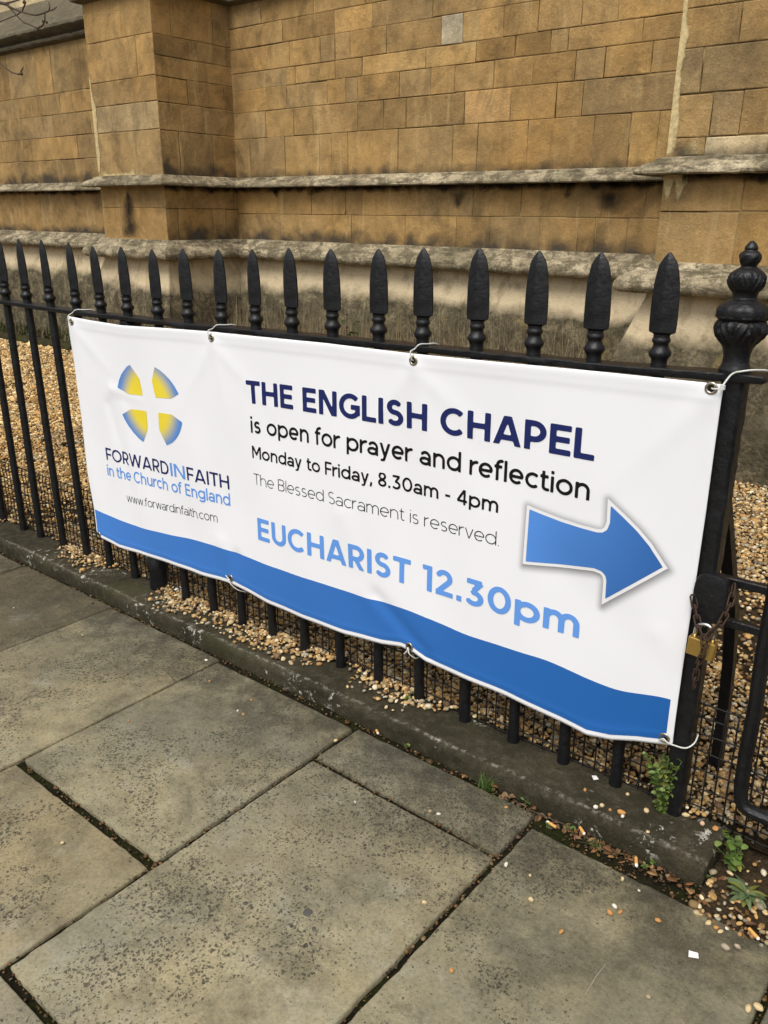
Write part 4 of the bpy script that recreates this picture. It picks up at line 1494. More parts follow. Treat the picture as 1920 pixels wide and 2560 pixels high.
    if c == 'u':
        W = .67; rx = W / 2 - t; ry = min(rx, .30)
        return W, [[(W - t, 0), (W - t, X)], [(t, X), (t, t + ry)] + arc(W / 2, t + ry, rx, ry, 180, 345)], lo, X
    if c == 'm':
        W = 1.10; m = W / 2; rx = (m - t) / 2; ry = min(rx * 1.1, .28); yc = X - t - ry
        return W, [[(t, 0), (t, X)], [(m, 0), (m, yc)] + arc((t + m) / 2, yc, rx, ry, 0, 165), [(W - t, 0), (W - t, yc)] + arc((W - t + m) / 2, yc, rx, ry, 0, 180)], lo, X
    if c == 'r': W = .43; return W, [[(t, 0), (t, X)], arc(t + .34, X - t - .31, .34, .31, 172, 88)], lo, X
    if c == 'a':
        W = .67; ry = .24; yc = X - t - ry
        return W, [[(W - t, 0), (W - t, yc)] + arc(W / 2 + .01, yc, W / 2 - t - .01, ry, 0, 148), arc(W / 2 - .02, .222, W / 2 - t, .222 - t, 0, 360, 34)], lo, X
    if c == 'f': W = .42; return W, [[(.16, 0), (.16, .77)] + arc(.16 + .22, .77, .22, 1.03 - t - .77, 180, 82), [(0, X - t), (W - .02, X - t)]], lo, 1.03
    if c == 't': W = .42; return W, [[(.16, .93), (.16, .20)] + arc(.16 + .19, .20, .19, .20 - t, 180, 288), [(0, X - t), (W - .02, X - t)]], lo, .93
    if c == 'v': W = .66; a = 1.1 * t; return W, [both((a, X), (W / 2 - .15 * t, 0)), both((W - a, X), (W / 2 + .15 * t, 0))], lo, X
    if c == 'w':
        W = 1.02; a = 1.1 * t; x1, x2, x3 = .275, .51, .745
        return W, [both((a, X), (x1, 0)), both((x1, 0), (x2, X)), both((x2, X), (x3, 0)), both((x3, 0), (W - a, X))], lo, X
    if c == 'y':
        W = .67; a = 1.1 * t
        return W, [both((a, X), (W / 2 - .1 * t, .02))[:1] + [(W / 2, .0)], [ext((W - a, X), (W / 2, 0)), (W / 2 - .06, -.12), (W / 2 - .15, -.19), (W / 2 - .27, -.17)]], -.23, X
    if c == '8': W = .66; return W, [arc(W / 2, .755, .295 - t, .245 - t + t * .5, 0, 360, 34), arc(W / 2, .275, .33 - t, .275 - t, 0, 360, 34)], lo, hi
    if c == '3': W = .66; return W, [[(.05, 1 - t), (.585, 1 - t)], [(.56, 1 - t * .9), (.30, .575)], [(.27, .60 - t * .2)] + arc(.31, .30, .345 - t, .30 - t, 92, -145)], lo, hi
    if c == '0': W = .78; return W, [arc(W / 2, .5, W / 2 - t, .5 - t, 0, 360, 40)], lo, hi
    if c == '4': W = .74; return W, [both((.53, 1.0), (.06, .27))[:1] + [(.055, .25)], [(0.02, .25), (W, .25)], [(.545, 0), (.545, 1)]], lo, hi
    if c == '1': W = .36; return W, [[(W - t, 0), (W - t, 1)], [(0, .90), (W - t, 1 - t * .7)]], lo, hi
    if c == '2': W = .66; return W, [arc(.32, .69, .315 - t, .31 - t, 160, -32), [(.32 + (.315 - t) * .85, .69 - (.31 - t) * .53), (.08, t)], [(.02, t), (W, t)]], lo, hi
    if c == '.': W = w * 1.1; return W, [[(W / 2, 0), (W / 2, w * 1.12)]], lo, hi
    if c == ',': W = w * 1.1; return W, [[(W / 2 + .02, w * 1.1), (W / 2 - .05, -.15)]], -.2, hi
    if c == '-': W = .42; return W, [[(.03, .37), (W - .03, .37)]], lo, hi
    return .3, [], lo, hi


DIAG = set('AVWyvwrftTLF')


def layout(text, w):
    """strokes of a whole line in units of cap height"""
    x, S_ = 0.0, []
    prev = None
    for c in text:
        if c == ' ':
            x += .47
            prev = None
            continue
        W, st_, lo, hi = glyph(c, w)
        if prev is not None:
            gap = .135 - .05 * w
            if c in 'OCGoecdgqa' : gap -= .025
            if prev in 'OCGoecpbDP': gap -= .025
            if c in DIAG: gap -= .035
            if prev in DIAG: gap -= .035
            x += gap
        S_.append((x, st_, lo, hi, W))
        x += W
        prev = c
    return S_, x


def seg_sdf(P, a, b, t):
    """butt-ended stroke of half width t"""
    d = b - a
    L = np.hypot(*d)
    if L < 1e-9: return np.hypot(P[..., 0] - a[0], P[..., 1] - a[1]) - t
    u_ = d / L
    q = P - (a + b) / 2
    lx = np.abs(q[..., 0] * u_[0] + q[..., 1] * u_[1]) - L / 2
    ly = np.abs(-q[..., 0] * u_[1] + q[..., 1] * u_[0]) - t
    return np.hypot(np.maximum(lx, 0), np.maximum(ly, 0)) + np.minimum(np.maximum(lx, ly), 0)


def contour(Fv, X0, Z0, h):
    """filled marching squares of the region Fv<0 -> vertices (grid coordinates scaled) and polygons"""
    ny, nx_ = Fv.shape
    vid, V, Fs = {}, [], []
    inside = Fv < 0
    any_ = inside[:-1, :-1] | inside[1:, :-1] | inside[:-1, 1:] | inside[1:, 1:]
    def vert(key, p):
        if key not in vid:
            vid[key] = len(V)
            V.append(p)
        return vid[key]
    for j, i in zip(*np.nonzero(any_)):
        cs = [(i, j), (i + 1, j), (i + 1, j + 1), (i, j + 1)]
        poly = []
        for k in range(4):
            a, b = cs[k], cs[(k + 1) % 4]
            fa, fb = Fv[a[1], a[0]], Fv[b[1], b[0]]
            if fa < 0: poly.append(vert(('c', a), (X0 + a[0] * h, Z0 + a[1] * h)))
            if (fa < 0) != (fb < 0):
                t = fa / (fa - fb)
                e = (min(a, b), max(a, b))
                poly.append(vert(('e', e), (X0 + (a[0] + (b[0] - a[0]) * t) * h, Z0 + (a[1] + (b[1] - a[1]) * t) * h)))
        if len(poly) >= 3: Fs.append(poly)
    return np.array(V), Fs


def text_line(text, w, x0, x1, base, cap, mat, res=26, off=.0007, name='lettering', label=None):
    """text between x0 and x1; base: [(x, z)] baseline points"""
    S_, W = layout(text, w)
    h = 1.0 / res
    gx0, gy0 = -.08, -.30
    nx_, ny = int((W + .16) / h) + 2, int(1.45 / h) + 2
    Fv = np.full((ny, nx_), 9.0)
    for (ox, st_, lo, hi, gw) in S_:
        i0, i1 = max(0, int((ox - .1 - gx0) / h)), min(nx_, int((ox + gw + .1 - gx0) / h) + 2)
        gx_, gy_ = np.meshgrid(gx0 + np.arange(i0, i1) * h - ox, gy0 + np.arange(ny) * h)
        Pp = np.stack([gx_, gy_], -1)
        D_ = np.full(gx_.shape, 9.0)
        for pl in st_:
            pl = np.array(pl)
            for a, b in zip(pl[:-1], pl[1:]): D_ = np.minimum(D_, seg_sdf(Pp, a, b, w / 2))
            for q in pl[1:-1]: D_ = np.minimum(D_, np.hypot(gx_ - q[0], gy_ - q[1]) - w / 2)
        D_ = np.maximum(D_, np.maximum(lo - gy_, gy_ - hi))
        Fv[:, i0:i1] = np.minimum(Fv[:, i0:i1], D_)
    sx = (x1 - x0) / W
    bx, bz = [p[0] for p in base], [p[1] for p in base]
    co = np.polyfit(bx, bz, min(2, len(bx) - 1))
    # one part per word: cut the field in the middle of the word gaps
    ends = [(S_[0][0], None)]
    cutsx = [gx0]
    for p_, q_ in zip(S_[:-1], S_[1:]):
        if q_[0] - (p_[0] + p_[4]) > .3: cutsx.append((q_[0] + p_[0] + p_[4]) / 2)
    cutsx.append(gx0 + nx_ * h)
    for word, c0, c1 in zip(text.split(), cutsx[:-1], cutsx[1:]):
        i0, i1 = int((c0 - gx0) / h), int((c1 - gx0) / h)
        V, Fs = contour(Fv[:, i0:i1], gx0 + i0 * h, gy0, h)
        X_ = x0 + V[:, 0] * sx
        Z_ = np.polyval(co, X_) + V[:, 1] * cap
        o = bmesh_from(name, np.stack([X_, Z_], 1), Fs, off, mat)
        o['label'] = (label + ' word reading ' + word).replace('-', 'dash')


text_line('THE ENGLISH CHAPEL', .195, .998, 1.8956, [(1.0, .6375), (1.19, .6392), (1.55, .6500), (1.87, .6500)], .0550, M['navy'], label='bold navy')
text_line('is open for prayer and reflection', .150, 1.006, 1.893, [(1.008, .5645), (1.326, .5720), (1.521, .5775), (1.892, .5773)], .0408, M['black'], label='large black')
text_line('Monday to Friday, 8.30am - 4pm', .155, 1.006, 1.7066, [(1.006, .5010), (1.35, .5075), (1.7064, .5129)], .0312, M['black'], label='smaller black')
text_line('The Blessed Sacrament is reserved.', .070, 1.006, 1.7125, [(1.02, .4338), (1.37, .4410), (1.7106, .4456)], .0288, M['grey'], label='thin grey')
text_line('EUCHARIST 12.30pm', .190, 1.010, 1.8925, [(1.0108, .2880), (1.4842, .2980), (1.56, .3000), (1.892, .3020)], .0590, M['sky'], label='bold light blue')
fb = [(.3535, .3807), (.66, .3905), (.908, .3989)]
text_line('FORWARD', .145, .3535, .6590, fb, .0375, M['navy'], 24, label='navy')
text_line('IN', .145, .6670, .7320, fb, .0375, M['sky'], 24, label='light blue')
text_line('FAITH', .145, .7410, .9085, fb, .0375, M['navy'], 24, label='navy')
text_line('in the Church of England', .145, .3492, .9075, [(.3492, .3314), (.62, .3425), (.907, .3538)], .0345, M['sky'], 24, label='light blue')
text_line('www.forwardinfaith.com', .082, .4375, .8515, [(.4409, .2673), (.64, .2815), (.8506, .2962)], .0258, M['grey'], 24, label='thin grey')


def poly_sdf(gx_, gz_, P):
    P = np.array(P)
    d = np.full(gx_.shape, 1e9)
    ins = np.zeros(gx_.shape, bool)
    n_ = len(P)
    for i in range(n_):
        a, b = P[i], P[(i + 1) % n_]
        e = b - a
        t = np.clip(((gx_ - a[0]) * e[0] + (gz_ - a[1]) * e[1]) / max(e @ e, 1e-12), 0, 1)
        d = np.minimum(d, np.hypot(gx_ - a[0] - t * e[0], gz_ - a[1] - t * e[1]))
        c = ((a[1] > gz_) != (b[1] > gz_)) & (gx_ < (b[0] - a[0]) * (gz_ - a[1]) / (b[1] - a[1] + 1e-15) + a[0])
        ins ^= c
    return np.where(ins, -d, d)


def poly_layer(name, P, grow, off, mat, h=.0022, colf=None, pad=.02):
    P = np.array(P)
    x0, z0 = P.min(0) - pad
    x1, z1 = P.max(0) + pad
    gx_, gz_ = np.meshgrid(np.arange(x0, x1, h), np.arange(z0, z1, h))
    sd_ = poly_sdf(gx_, gz_, P)
    V, Fs = contour(sd_ - grow, x0, z0, h)
    col_ = colf(V, poly_sdf(V[:, 0], V[:, 1], P)) if colf else None
    return bmesh_from(name, V, Fs, off, mat, col_)


ARW = [(1.7689, .5431), (1.8055, .5373), (1.8437, .5320), (1.8805, .5295), (1.9120, .5287), (1.9200, .5302), (1.9255, .5350), (1.9286, .5462), (1.9270, .5893), (1.9652, .5627), (1.9890, .5450), (2.0124, .5240), (2.0441, .4871), (1.9312, .3840), (1.9310, .4339), (1.9290, .4405), (1.9240, .4446), (1.9117, .4462), (1.8634, .4380), (1.8150, .4300), (1.7669, .4224)]


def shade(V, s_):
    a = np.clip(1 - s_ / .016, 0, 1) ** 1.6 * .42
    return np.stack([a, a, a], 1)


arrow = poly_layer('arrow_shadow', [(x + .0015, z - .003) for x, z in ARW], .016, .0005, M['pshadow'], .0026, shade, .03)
poly_layer('arrow_border', ARW, 0, .0009, M['white'])


def acol(V, s_):
    k = np.clip((V[:, 0] - 1.78) / .24 + (.50 - V[:, 1]) * 1.2, 0, 1)[:, None]
    return (1 - k) * np.array((.085, .262, .70)) + k * np.array((.030, .130, .40))


poly_layer('arrow', ARW, -.0062, .0013, M['print'], .0022, acol)
EC = np.array((.598, .582))


def ecol(V, s_):
    r = np.hypot((V[:, 0] - EC[0]) / 1.12, V[:, 1] - EC[1])
    k = np.clip((r - .072) / .055, 0, 1)[:, None]
    k = k * k * (3 - 2 * k)
    pale = np.clip((.042 - r) / .02, 0, 1)[:, None]
    c = (1 - k) * np.array((.80, .64, .045)) + k * np.array((.085, .235, .60))
    return c * (1 - pale * .5) + np.array((.85, .80, .5)) * pale * .5


for q in ([(.5241, .6794), (.5080, .6715), (.4924, .6600), (.4770, .6465), (.4639, .6290), (.455, .6085), (.5047, .5966), (.5701, .5998), (.5624, .6449)],
          [(.6399, .6854), (.6590, .6800), (.6800, .6708), (.7020, .6580), (.7190, .6435), (.735, .6251), (.6998, .6087), (.6312, .6032), (.6209, .6457)],
          [(.463, .5331), (.5061, .5538), (.5792, .5587), (.5757, .5073), (.55, .4666), (.5290, .4745), (.5090, .4860), (.4900, .5010), (.4755, .5160)],
          [(.6372, .5631), (.6978, .5659), (.7401, .551), (.7340, .5350), (.7240, .5190), (.7080, .5020), (.6880, .4875), (.6623, .4758), (.6335, .5148)]):
    poly_layer('emblem_quarter', q, 0, .0007, M['print'], .0024, ecol)

# ---- eyelets and cable ties
EY = [(.2643, .7757), (.884, .7803), (1.4994, .7859), (2.0786, .8001), (.2690, .1235), (.8896, .1478), (1.495, .1507), (2.0742, .1629)]
for (ex, ez) in EY:
    y0 = float(by(np.array([ex]), np.array([ez]), 0)[0])
    mb = MB()
    R_, r_ = .0078, .0026
    vs, fs = [], []
    for i in range(20):
        a = 2 * math.pi * i / 20
        for kk in range(8):
            b = 2 * math.pi * kk / 8
            rr_ = R_ + r_ * math.cos(b)
            vs.append((ex + rr_ * math.cos(a) - BO[0], y0 - .0012 - r_ * .6 * math.sin(b) - BO[1], ez + rr_ * math.sin(a) - BO[2]))
    for i in range(20):
        for kk in range(8): fs.append((i * 8 + kk, ((i + 1) % 20) * 8 + kk, ((i + 1) % 20) * 8 + (kk + 1) % 8, i * 8 + (kk + 1) % 8))
    mb.add(vs, fs, None, 0)
    mb.add([(ex + .0062 * math.cos(2 * math.pi * i / 14) - BO[0], y0 - .0009 - BO[1], ez + .0062 * math.sin(2 * math.pi * i / 14) - BO[2]) for i in range(14)], [tuple(range(14))], None, 1)
    mb.build('eyelet', [M['nickel'], M['hole']], banner, smooth=True)


def tie(label, pts, r=.0014, head=None):
    """cable tie: a smooth curve of nylon cord through pts"""
    P = [Vector(p) for p in pts]
    Q = []
    for i in range(len(P) - 1):
        p0, p1, p2, p3 = P[max(0, i - 1)], P[i], P[i + 1], P[min(len(P) - 1, i + 2)]
        for s_ in range(6):
            t = s_ / 6
            Q.append(.5 * ((2 * p1) + (p2 - p0) * t + (2 * p0 - 5 * p1 + 4 * p2 - p3) * t * t + (3 * p1 - p0 - 3 * p2 + p3) * t ** 3))
    Q.append(P[-1])
    mb = MB()
    mb.tube(Q, r, 6)
    if head is not None:
        c = Vector(head)
        mb.box(c - Vector((.0035, .0025, .0035)), c + Vector((.0035, .0025, .0035)))
    o = mb.build('cable_tie', M['tie'], smooth=False, auto=40)
    tag(o, label, 'cable tie', 'white cable ties holding the banner')


def eyp(i): return Vector((EY[i][0], float(by(np.array([EY[i][0]]), np.array([EY[i][1]]))[0]) - .002, EY[i][1]))
def loop(i, dx, xr):
    e = eyp(i)
    z = RZ(e.x)
    return [e + Vector((0, .004, 0)), e + Vector((0, -.005, .004)), e + Vector((-.004 + dx * .1, -.006, .018)), Vector((e.x - .004 + dx * .2, -.0285, z - .004)), Vector((e.x + dx * .45, -.024, z + .005)), Vector((e.x + dx * .8, -.006, z + .0045)), Vector((e.x + dx, .012, z + .004)), Vector((e.x + dx, .027, z - .004)), Vector((e.x + dx * .7, .024, z - .018))]
tie('thin white tie over the rail at the top left corner of the banner', loop(0, .036, 0))
tie('white tie looped over the rail above the emblem side of the banner', loop(1, .03, 0))
tie('white tie looped over the rail above the middle of the wording', loop(2, .02, 0))
e = eyp(3)
tie('thick white nylon tie pulled around the gate post at the banner top right', [e + Vector((0, .003, 0)), e + Vector((.006, -.006, .001)), e + Vector((.016, -.006, .004)), Vector((2.104, -.026, RZ(2.1) + .0015)), Vector((2.118, -.0235, RZ(2.1) + .0075)), Vector((2.134, -.012, RZ(2.1) + .0095)), Vector((2.146, .010, RZ(2.1) + .0065)), Vector((2.144, .024, RZ(2.1) - .004))], .0015, e + Vector((.019, -.006, .005)))
e = eyp(7)
tie('white nylon tie around the gate post at the banner bottom right corner', [e + Vector((-.008, -.003, -.008)), e + Vector((0, -.006, .002)), e + Vector((.008, -.005, -.003)), Vector((2.095, -.027, e.z - .008)), Vector((2.112, -.022, e.z - .008)), Vector((2.121, -.008, e.z - .002)), Vector((2.121, .01, e.z + .006))], .0014)
e = eyp(5)
tie('frayed white tie at the bottom edge below the wording start', [e + Vector((-.012, -.005, .006)), e + Vector((0, -.005, -.001)), e + Vector((.006, -.006, -.012)), e + Vector((.02, .006, -.03)), e + Vector((.036, .02, -.037))], .0013)
e = eyp(6)
tie('short white tie at the bottom edge below the date figures', [e + Vector((-.009, -.006, -.018)), e + Vector((-.001, -.006, -.008)), e + Vector((0, -.003, 0)), e + Vector((.005, -.005, -.014)), e + Vector((.012, .012, -.03)), e + Vector((.006, .035, -.032))], .0015)

# ------------------------------------------------------------------ padlock and chain
lock = empty('padlock', (2.122, -.046, .372))
tag(lock, 'brass padlock with a steel shackle hanging on the rusty gate chain', 'padlock')
mb = MB()
vs, fs = [], []
pr2 = [(-.0225, -.0165), (-.0215, -.0175), (.0215, -.0175), (.0225, -.0165), (.0225, .0130), (.0205, .0150), (-.0205, .0150), (-.0225, .0130)]
for (yy, s_) in [(-.0072, .95), (-.0080, .90), (.0072, .95), (.0080, .90)]: pass
rings = [(-.0082, .93), (-.0072, .985), (-.006, 1.0), (.006, 1.0), (.0072, .985), (.0082, .93)]
for (yy, s_) in rings:
    for (x, z) in pr2: vs.append((x * s_, yy, z * s_))
for l in range(5):
    for i in range(8): fs.append((l * 8 + i, l * 8 + (i + 1) % 8, (l + 1) * 8 + (i + 1) % 8, (l + 1) * 8 + i))
fs += [tuple(range(8))[::-1], tuple(40 + i for i in range(8))]
mb.add(vs, fs)
b_ = mb.build('body', M['brass'], lock, auto=30)
b_.rotation_euler = (0, .06, 0)
mb = MB()
mb.tube([(-.0150, 0, .010), (-.0150, 0, .026)] + [(.0150 * math.cos(a), 0, .026 + .0160 * math.sin(a)) for a in np.linspace(math.pi, 0, 14)][1:-1] + [(.0150, 0, .026), (.0150, 0, .010)], .0034, 10)
sh = mb.build('shackle', M['steel'], lock, smooth=True)
sh.rotation_euler = (0, .06, 0)

chain = empty('chain', (2.12, -.05, .40))
tag(chain, 'rusty link chain looped round the lock plate and through the padlock', 'chain')


def link_mesh():
    mb = MB()
    pts = []
    L_, W_ = .0072, .0046
    for a in np.linspace(0, 2 * math.pi, 25)[:-1]:
        x = W_ * math.cos(a)
        z = W_ * math.sin(a) + (L_ if math.sin(a) >= 0 else -L_)
        pts.append((x, 0, z))
    pts.append(pts[0])
    mb.tube(pts, .0016, 8, caps=False)
    me = mb.mesh('link', smooth=True)
    me.materials.append(M['rust'])
    return me


LINK = link_mesh()
path = [(2.094, -.036, .452), (2.103, -.040, .428), (2.112, -.047, .410), (2.119, -.052, .400), (2.127, -.056, .392), (2.130, -.0605, .378), (2.128, -.060, .362), (2.124, -.058, .346), (2.122, -.055, .327), (2.121, -.053, .308), (2.120, -.050, .288)]
path2 = [(2.131, -.058, .396), (2.139, -.052, .412), (2.148, -.044, .428), (2.152, -.036, .447), (2.152, -.025, .463), (2.149, -.012, .478)]
for pth in (path, path2):
    P = [Vector(p) for p in pth]
    # walk the path in equal steps
    d = [0]
    for a, b in zip(P[:-1], P[1:]): d.append(d[-1] + (b - a).length)
    def at_(s_):
        for i in range(len(P) - 1):
            if s_ <= d[i + 1]: return P[i].lerp(P[i + 1], (s_ - d[i]) / (d[i + 1] - d[i]))
        return P[-1]
    s_, k = .008, 0
    while s_ < d[-1] - .006:
        p = at_(s_)
        dr = (at_(s_ + .006) - at_(s_ - .006)).normalized()
        o = bpy.data.objects.new('link', LINK)
        COL.objects.link(o)
        o.parent = chain
        q = dr.to_track_quat('Z', 'Y')
        o.rotation_euler = (q @ Euler((0, 0, (math.pi / 2 * (k % 2)) + .5)).to_quaternion()).to_euler()
        o.location = p - chain.location
        s_ += .0170
        k += 1

# ------------------------------------------------------------------ plants
GREEN = [(.10, .17, .03), (.075, .135, .022), (.13, .20, .045), (.16, .22, .06)]


def leaf_shape(mb, base, d, up, L_, W_, col, fold=.25, n=4, round_=False):
    d = d.normalized()
    s_ = d.cross(up)
    if s_.length < 1e-4: s_ = d.orthogonal()
    s_.normalize()
    nn = s_.cross(d).normalized()
    vs, fs = [], []
    for i in range(n + 1):
        t = i / n
        w = W_ * (math.sin(math.pi * min(.97, t * .92 + .05)) ** (.55 if round_ else .9))
        c = base + d * (L_ * t) - Vector((0, 0, 1)) * (L_ * .25 * t * t)
        vs += [c - s_ * w + nn * w * fold, c, c + s_ * w + nn * w * fold]
    for i in range(n):
        q = i * 3
        fs += [(q, q + 1, q + 4, q + 3), (q + 1, q + 2, q + 5, q + 4)]
    mb.add(vs, fs, col)


def stemmy(name, base, height, nst, nleaf, L_, W_, label, cat, spread=.35, cols=GREEN, round_=False, group=None):
    root = empty(name, base)
    tag(root, label, cat, group)
    st_, lv = MB(), MB()
    for k in range(nst):
        a = rng.uniform(0, 2 * math.pi)
        ln = rng.uniform(.05, spread)
        h = height * rng.uniform(.45, 1.0)
        pts = [Vector((math.cos(a) * ln * h * t ** 1.4, math.sin(a) * ln * h * t ** 1.4, h * t)) for t in np.linspace(0, 1, 6)]
        st_.tube(pts, [.0011 * (1 - .5 * t) for t in np.linspace(0, 1, 6)], 5)
        for i in range(nleaf):
            t = (i + rng.uniform(.3, 1)) / nleaf
            p = pts[0].lerp(pts[-1], 0)
            j = min(4, int(t * 5))
            p = pts[j].lerp(pts[j + 1], t * 5 - j)
            b = rng.uniform(0, 2 * math.pi)
            d = Vector((math.cos(b), math.sin(b), rng.uniform(-.1, .8)))
            c = tuple(np.array(cols[rng.integers(len(cols))]) * rng.uniform(.45, 1.15) * (np.array((1.7, 1.15, .8)) if rng.random() < .12 else 1))
            leaf_shape(lv, p, d, Vector((rng.normal(0, .5), rng.normal(0, .5), 1)), L_ * rng.uniform(.45, 1.2), W_ * rng.uniform(.6, 1.2), c, rng.uniform(0, .6), round_=round_)
    st_.build('stem', plain(name + '_stem', (.10, .12, .04), .7, .2), root, smooth=True)
    lv.build('foliage', M['leaf'], root, smooth=True)
    return root


def c7(x, y): return 1400 + x * .3134, 1680 + y * .3134
def c5b(x, y): return 1000 + x * .3014, 1600 + y * .3014
def c4b(x, y): return 500 + x * .3014, 1400 + y * .3014
def c8b(x, y): return 1280 + x * .3858, 2000 + y * .3858
def c6b(x, y): return x * .3858, 1880 + y * .3858
def c8(x, y): return x * .3858, 1200 + y * .3858
def c7b(x, y): return 640 + x * .3858, 1980 + y * .3858


stemmy('leafy_weed', on_z(*c7(815, 1125), .0) + Vector((-.004, .004, 0)), .128, 27, 17, .0130, .0048, 'bushy small-leaved green weed growing at the foot of the gate post', 'weed', .38)
stemmy('leafy_weed', on_z(*c7(1380, 1560), -.035), .050, 12, 5, .0155, .0078, 'round-leaved green weed at the end of the kerb by the gateway', 'weed', .9, round_=True)
stemmy('leafy_weed', on_z(*c7(1350, 1380), -.030), .035, 6, 4, .013, .0062, 'few bright leaves under the wire mesh beyond the kerb end', 'weed', .8, round_=True)
# dandelion-like rosette
root = empty('rosette_weed', on_z(*c7(1490, 1790), -.040))
tag(root, 'pale green rosette of long toothed leaves among gravel at the right edge', 'weed')
lv = MB()
for k in range(19):
    a = k * 2.4
    c = tuple(np.array([(.10, .145, .06), (.12, .165, .075), (.17, .18, .035)][k % 3]) * rng.uniform(.55, 1.15))
    leaf_shape(lv, Vector((0, 0, .004)), Vector((math.cos(a), math.sin(a), rng.uniform(.05, .5))), Vector((rng.normal(0, .3), rng.normal(0, .3), 1)), rng.uniform(.022, .046), rng.uniform(.004, .008), c, rng.uniform(.1, .7), 8)
lv.build('foliage', M['leaf'], root, smooth=True)
stemmy('leafy_weed', on_y(885, 790, 2.29) + Vector((0, 0, -.40)), .46, 12, 12, .034, .013, 'dark green leafy plant in the dry grass below the church wall', 'weed', .35, cols=[(.05, .09, .02), (.07, .12, .03), (.035, .06, .016)])
stemmy('leafy_weed', on_z(*c5b(50, 530), .0) + Vector((0, .01, 0)), .022, 6, 4, .010, .004, 'small green sprig against the bars on the kerb top', 'weed', 1.0)
# grass tuft in the gutter
gb = on_z(*c5b(705, 1250), -.046)
me = blades('grass_tuft', [(gb.x + rng.normal(0, .006), gb.y + rng.normal(0, .004), gb.z) for _ in range(70)], .018, .048, [(.07, .13, .025), (.10, .16, .035), (.05, .10, .02)], .0011, .7, 4, .4)
tag(link('grass_tuft', me, M['leaf']), 'tuft of green grass growing in the gutter against the kerb', 'grass tuft')
gb = on_z(*c7(270, 1390), -.046)
me = blades('grass_tuft', [(gb.x + rng.normal(0, .007), gb.y + rng.normal(0, .004), gb.z) for _ in range(40)], .008, .022, [(.09, .12, .03), (.12, .14, .05)], .0008, .9, 3, .4)
tag(link('grass_tuft', me, M['leaf']), 'short sparse grass between the fallen cigarette ends by the kerb', 'grass tuft')
seed = [(c5b(1065, 1360), 'clover-like seedling in the gutter just right of the grass tuft'), (c5b(60, 890), 'tiny seedling in the gutter left of the grass tuft'), (c4b(1030, 1190), 'tiny seedling in the gutter beside two orange pebbles'), (c4b(1340, 1310), 'small bright seedling in the gutter above a slab corner'),
        (c4b(915, 1135), 'single leaf sprout in the gutter under the middle of the banner'), (c8(510, 680), 'lone green sprout in the gutter near the left end of the banner'), (c5b(1425, 1580), 'pair of round seed leaves between two orange cigarette ends'), (c5b(1215, 1545), 'seedling touching the first orange cigarette end'), (c7(680, 1560), 'cluster of seed leaves beside the upright orange cigarette end'), (c7(745, 1530), 'narrow dark sprout against the kerb by the yellow moss stain'), (c7(1170, 1640), 'dark leaved sprout at the worn kerb corner')]
for (px, lb) in seed:
    stemmy('seedling', on_z(*px, -.046), .010, 4, 2, .0075, .0032, lb, 'seedling', 1.2, round_=True, group='seedlings in the gutter')

# ------------------------------------------------------------------ litter and loose stones
def butt(px, ang, label, z=-.042, Lf=.017, Lw=.005, r=.0031):
    c = on_z(*px, z + r)
    root = empty('cigarette_end', c, (0, 0, ang))
    tag(root, label, 'cigarette end', 'cigarette ends by the kerb')
    mb = MB()
    mb.tube([(-Lf / 2, 0, 0), (-Lf / 4, .0001, .0002), (Lf / 4, 0, 0), (Lf / 2, 0, 0)], [r, r * .93, r, r * .98], 10)
    mb.build('filter', M['filter'], root, auto=40)
    mb = MB()
    mb.tube([(Lf / 2, 0, 0), (Lf / 2 + Lw * .6, 0, .0002), (Lf / 2 + Lw, .0006, -.0002)], [r * .97, r * .9, r * .6], 9)
    mb.build('paper_stub', M['paper'], root, auto=40)


def px_ang(p, q):
    a, b = on_z(*p, -.04), on_z(*q, -.04)
    return math.atan2(b.y - a.y, b.x - a.x)


butt(c5b(1265, 1535), px_ang(c5b(1300, 1560), c5b(1210, 1505)), 'orange cigarette end with a white tip lying just past the slab corner')
butt(c5b(1510, 1580), px_ang(c5b(1480, 1545), c5b(1530, 1620)), 'orange cigarette end beside the short sparse grass', Lw=.002)
butt(c7(608, 1510), px_ang(c7(605, 1465), c7(612, 1560)), 'orange cigarette end with crumbled white ash beside the yellow moss stain')
butt(c8b(1565, 865), px_ang(c8b(1530, 825), c8b(1600, 900)), 'orange cigarette end among the gravel at the right edge', -.040, .020, .002)
butt(c4b(155, 752), px_ang(c4b(130, 730), c4b(190, 780)), 'cigarette end below the gravel spill at the slab joint under the banner', -.042, .016, .005)
butt(c4b(1470, 1425), px_ang(c4b(1455, 1395), c4b(1485, 1450)), 'pale buff cigarette end beside a brown leaf in the gutter', -.043, .012, .001)


def leaf_litter(px, ang, L_, W_, col, label, z=-.040):
    mb = MB()
    q_ = rng.uniform(.62, .85)
    leaf_shape(mb, Vector((0, 0, .002)), Vector((math.cos(ang), math.sin(ang), rng.uniform(-.02, .22))), Vector((rng.normal(0, .3), rng.normal(0, .3), 1)), L_ * q_, W_ * q_ * rng.uniform(.6, 1), tuple(np.array(col) * rng.uniform(.65, 1.0)), rng.uniform(-.3, .5), 5)
    o = mb.build('dead_leaf', M['leaf'], smooth=True)
    o.location = on_z(*px, z)
    m = o.modifiers.new('thickness', 'SOLIDIFY')
    m.thickness = .0004
    tag(o, label, 'dead leaf', 'dead leaves by the kerb')


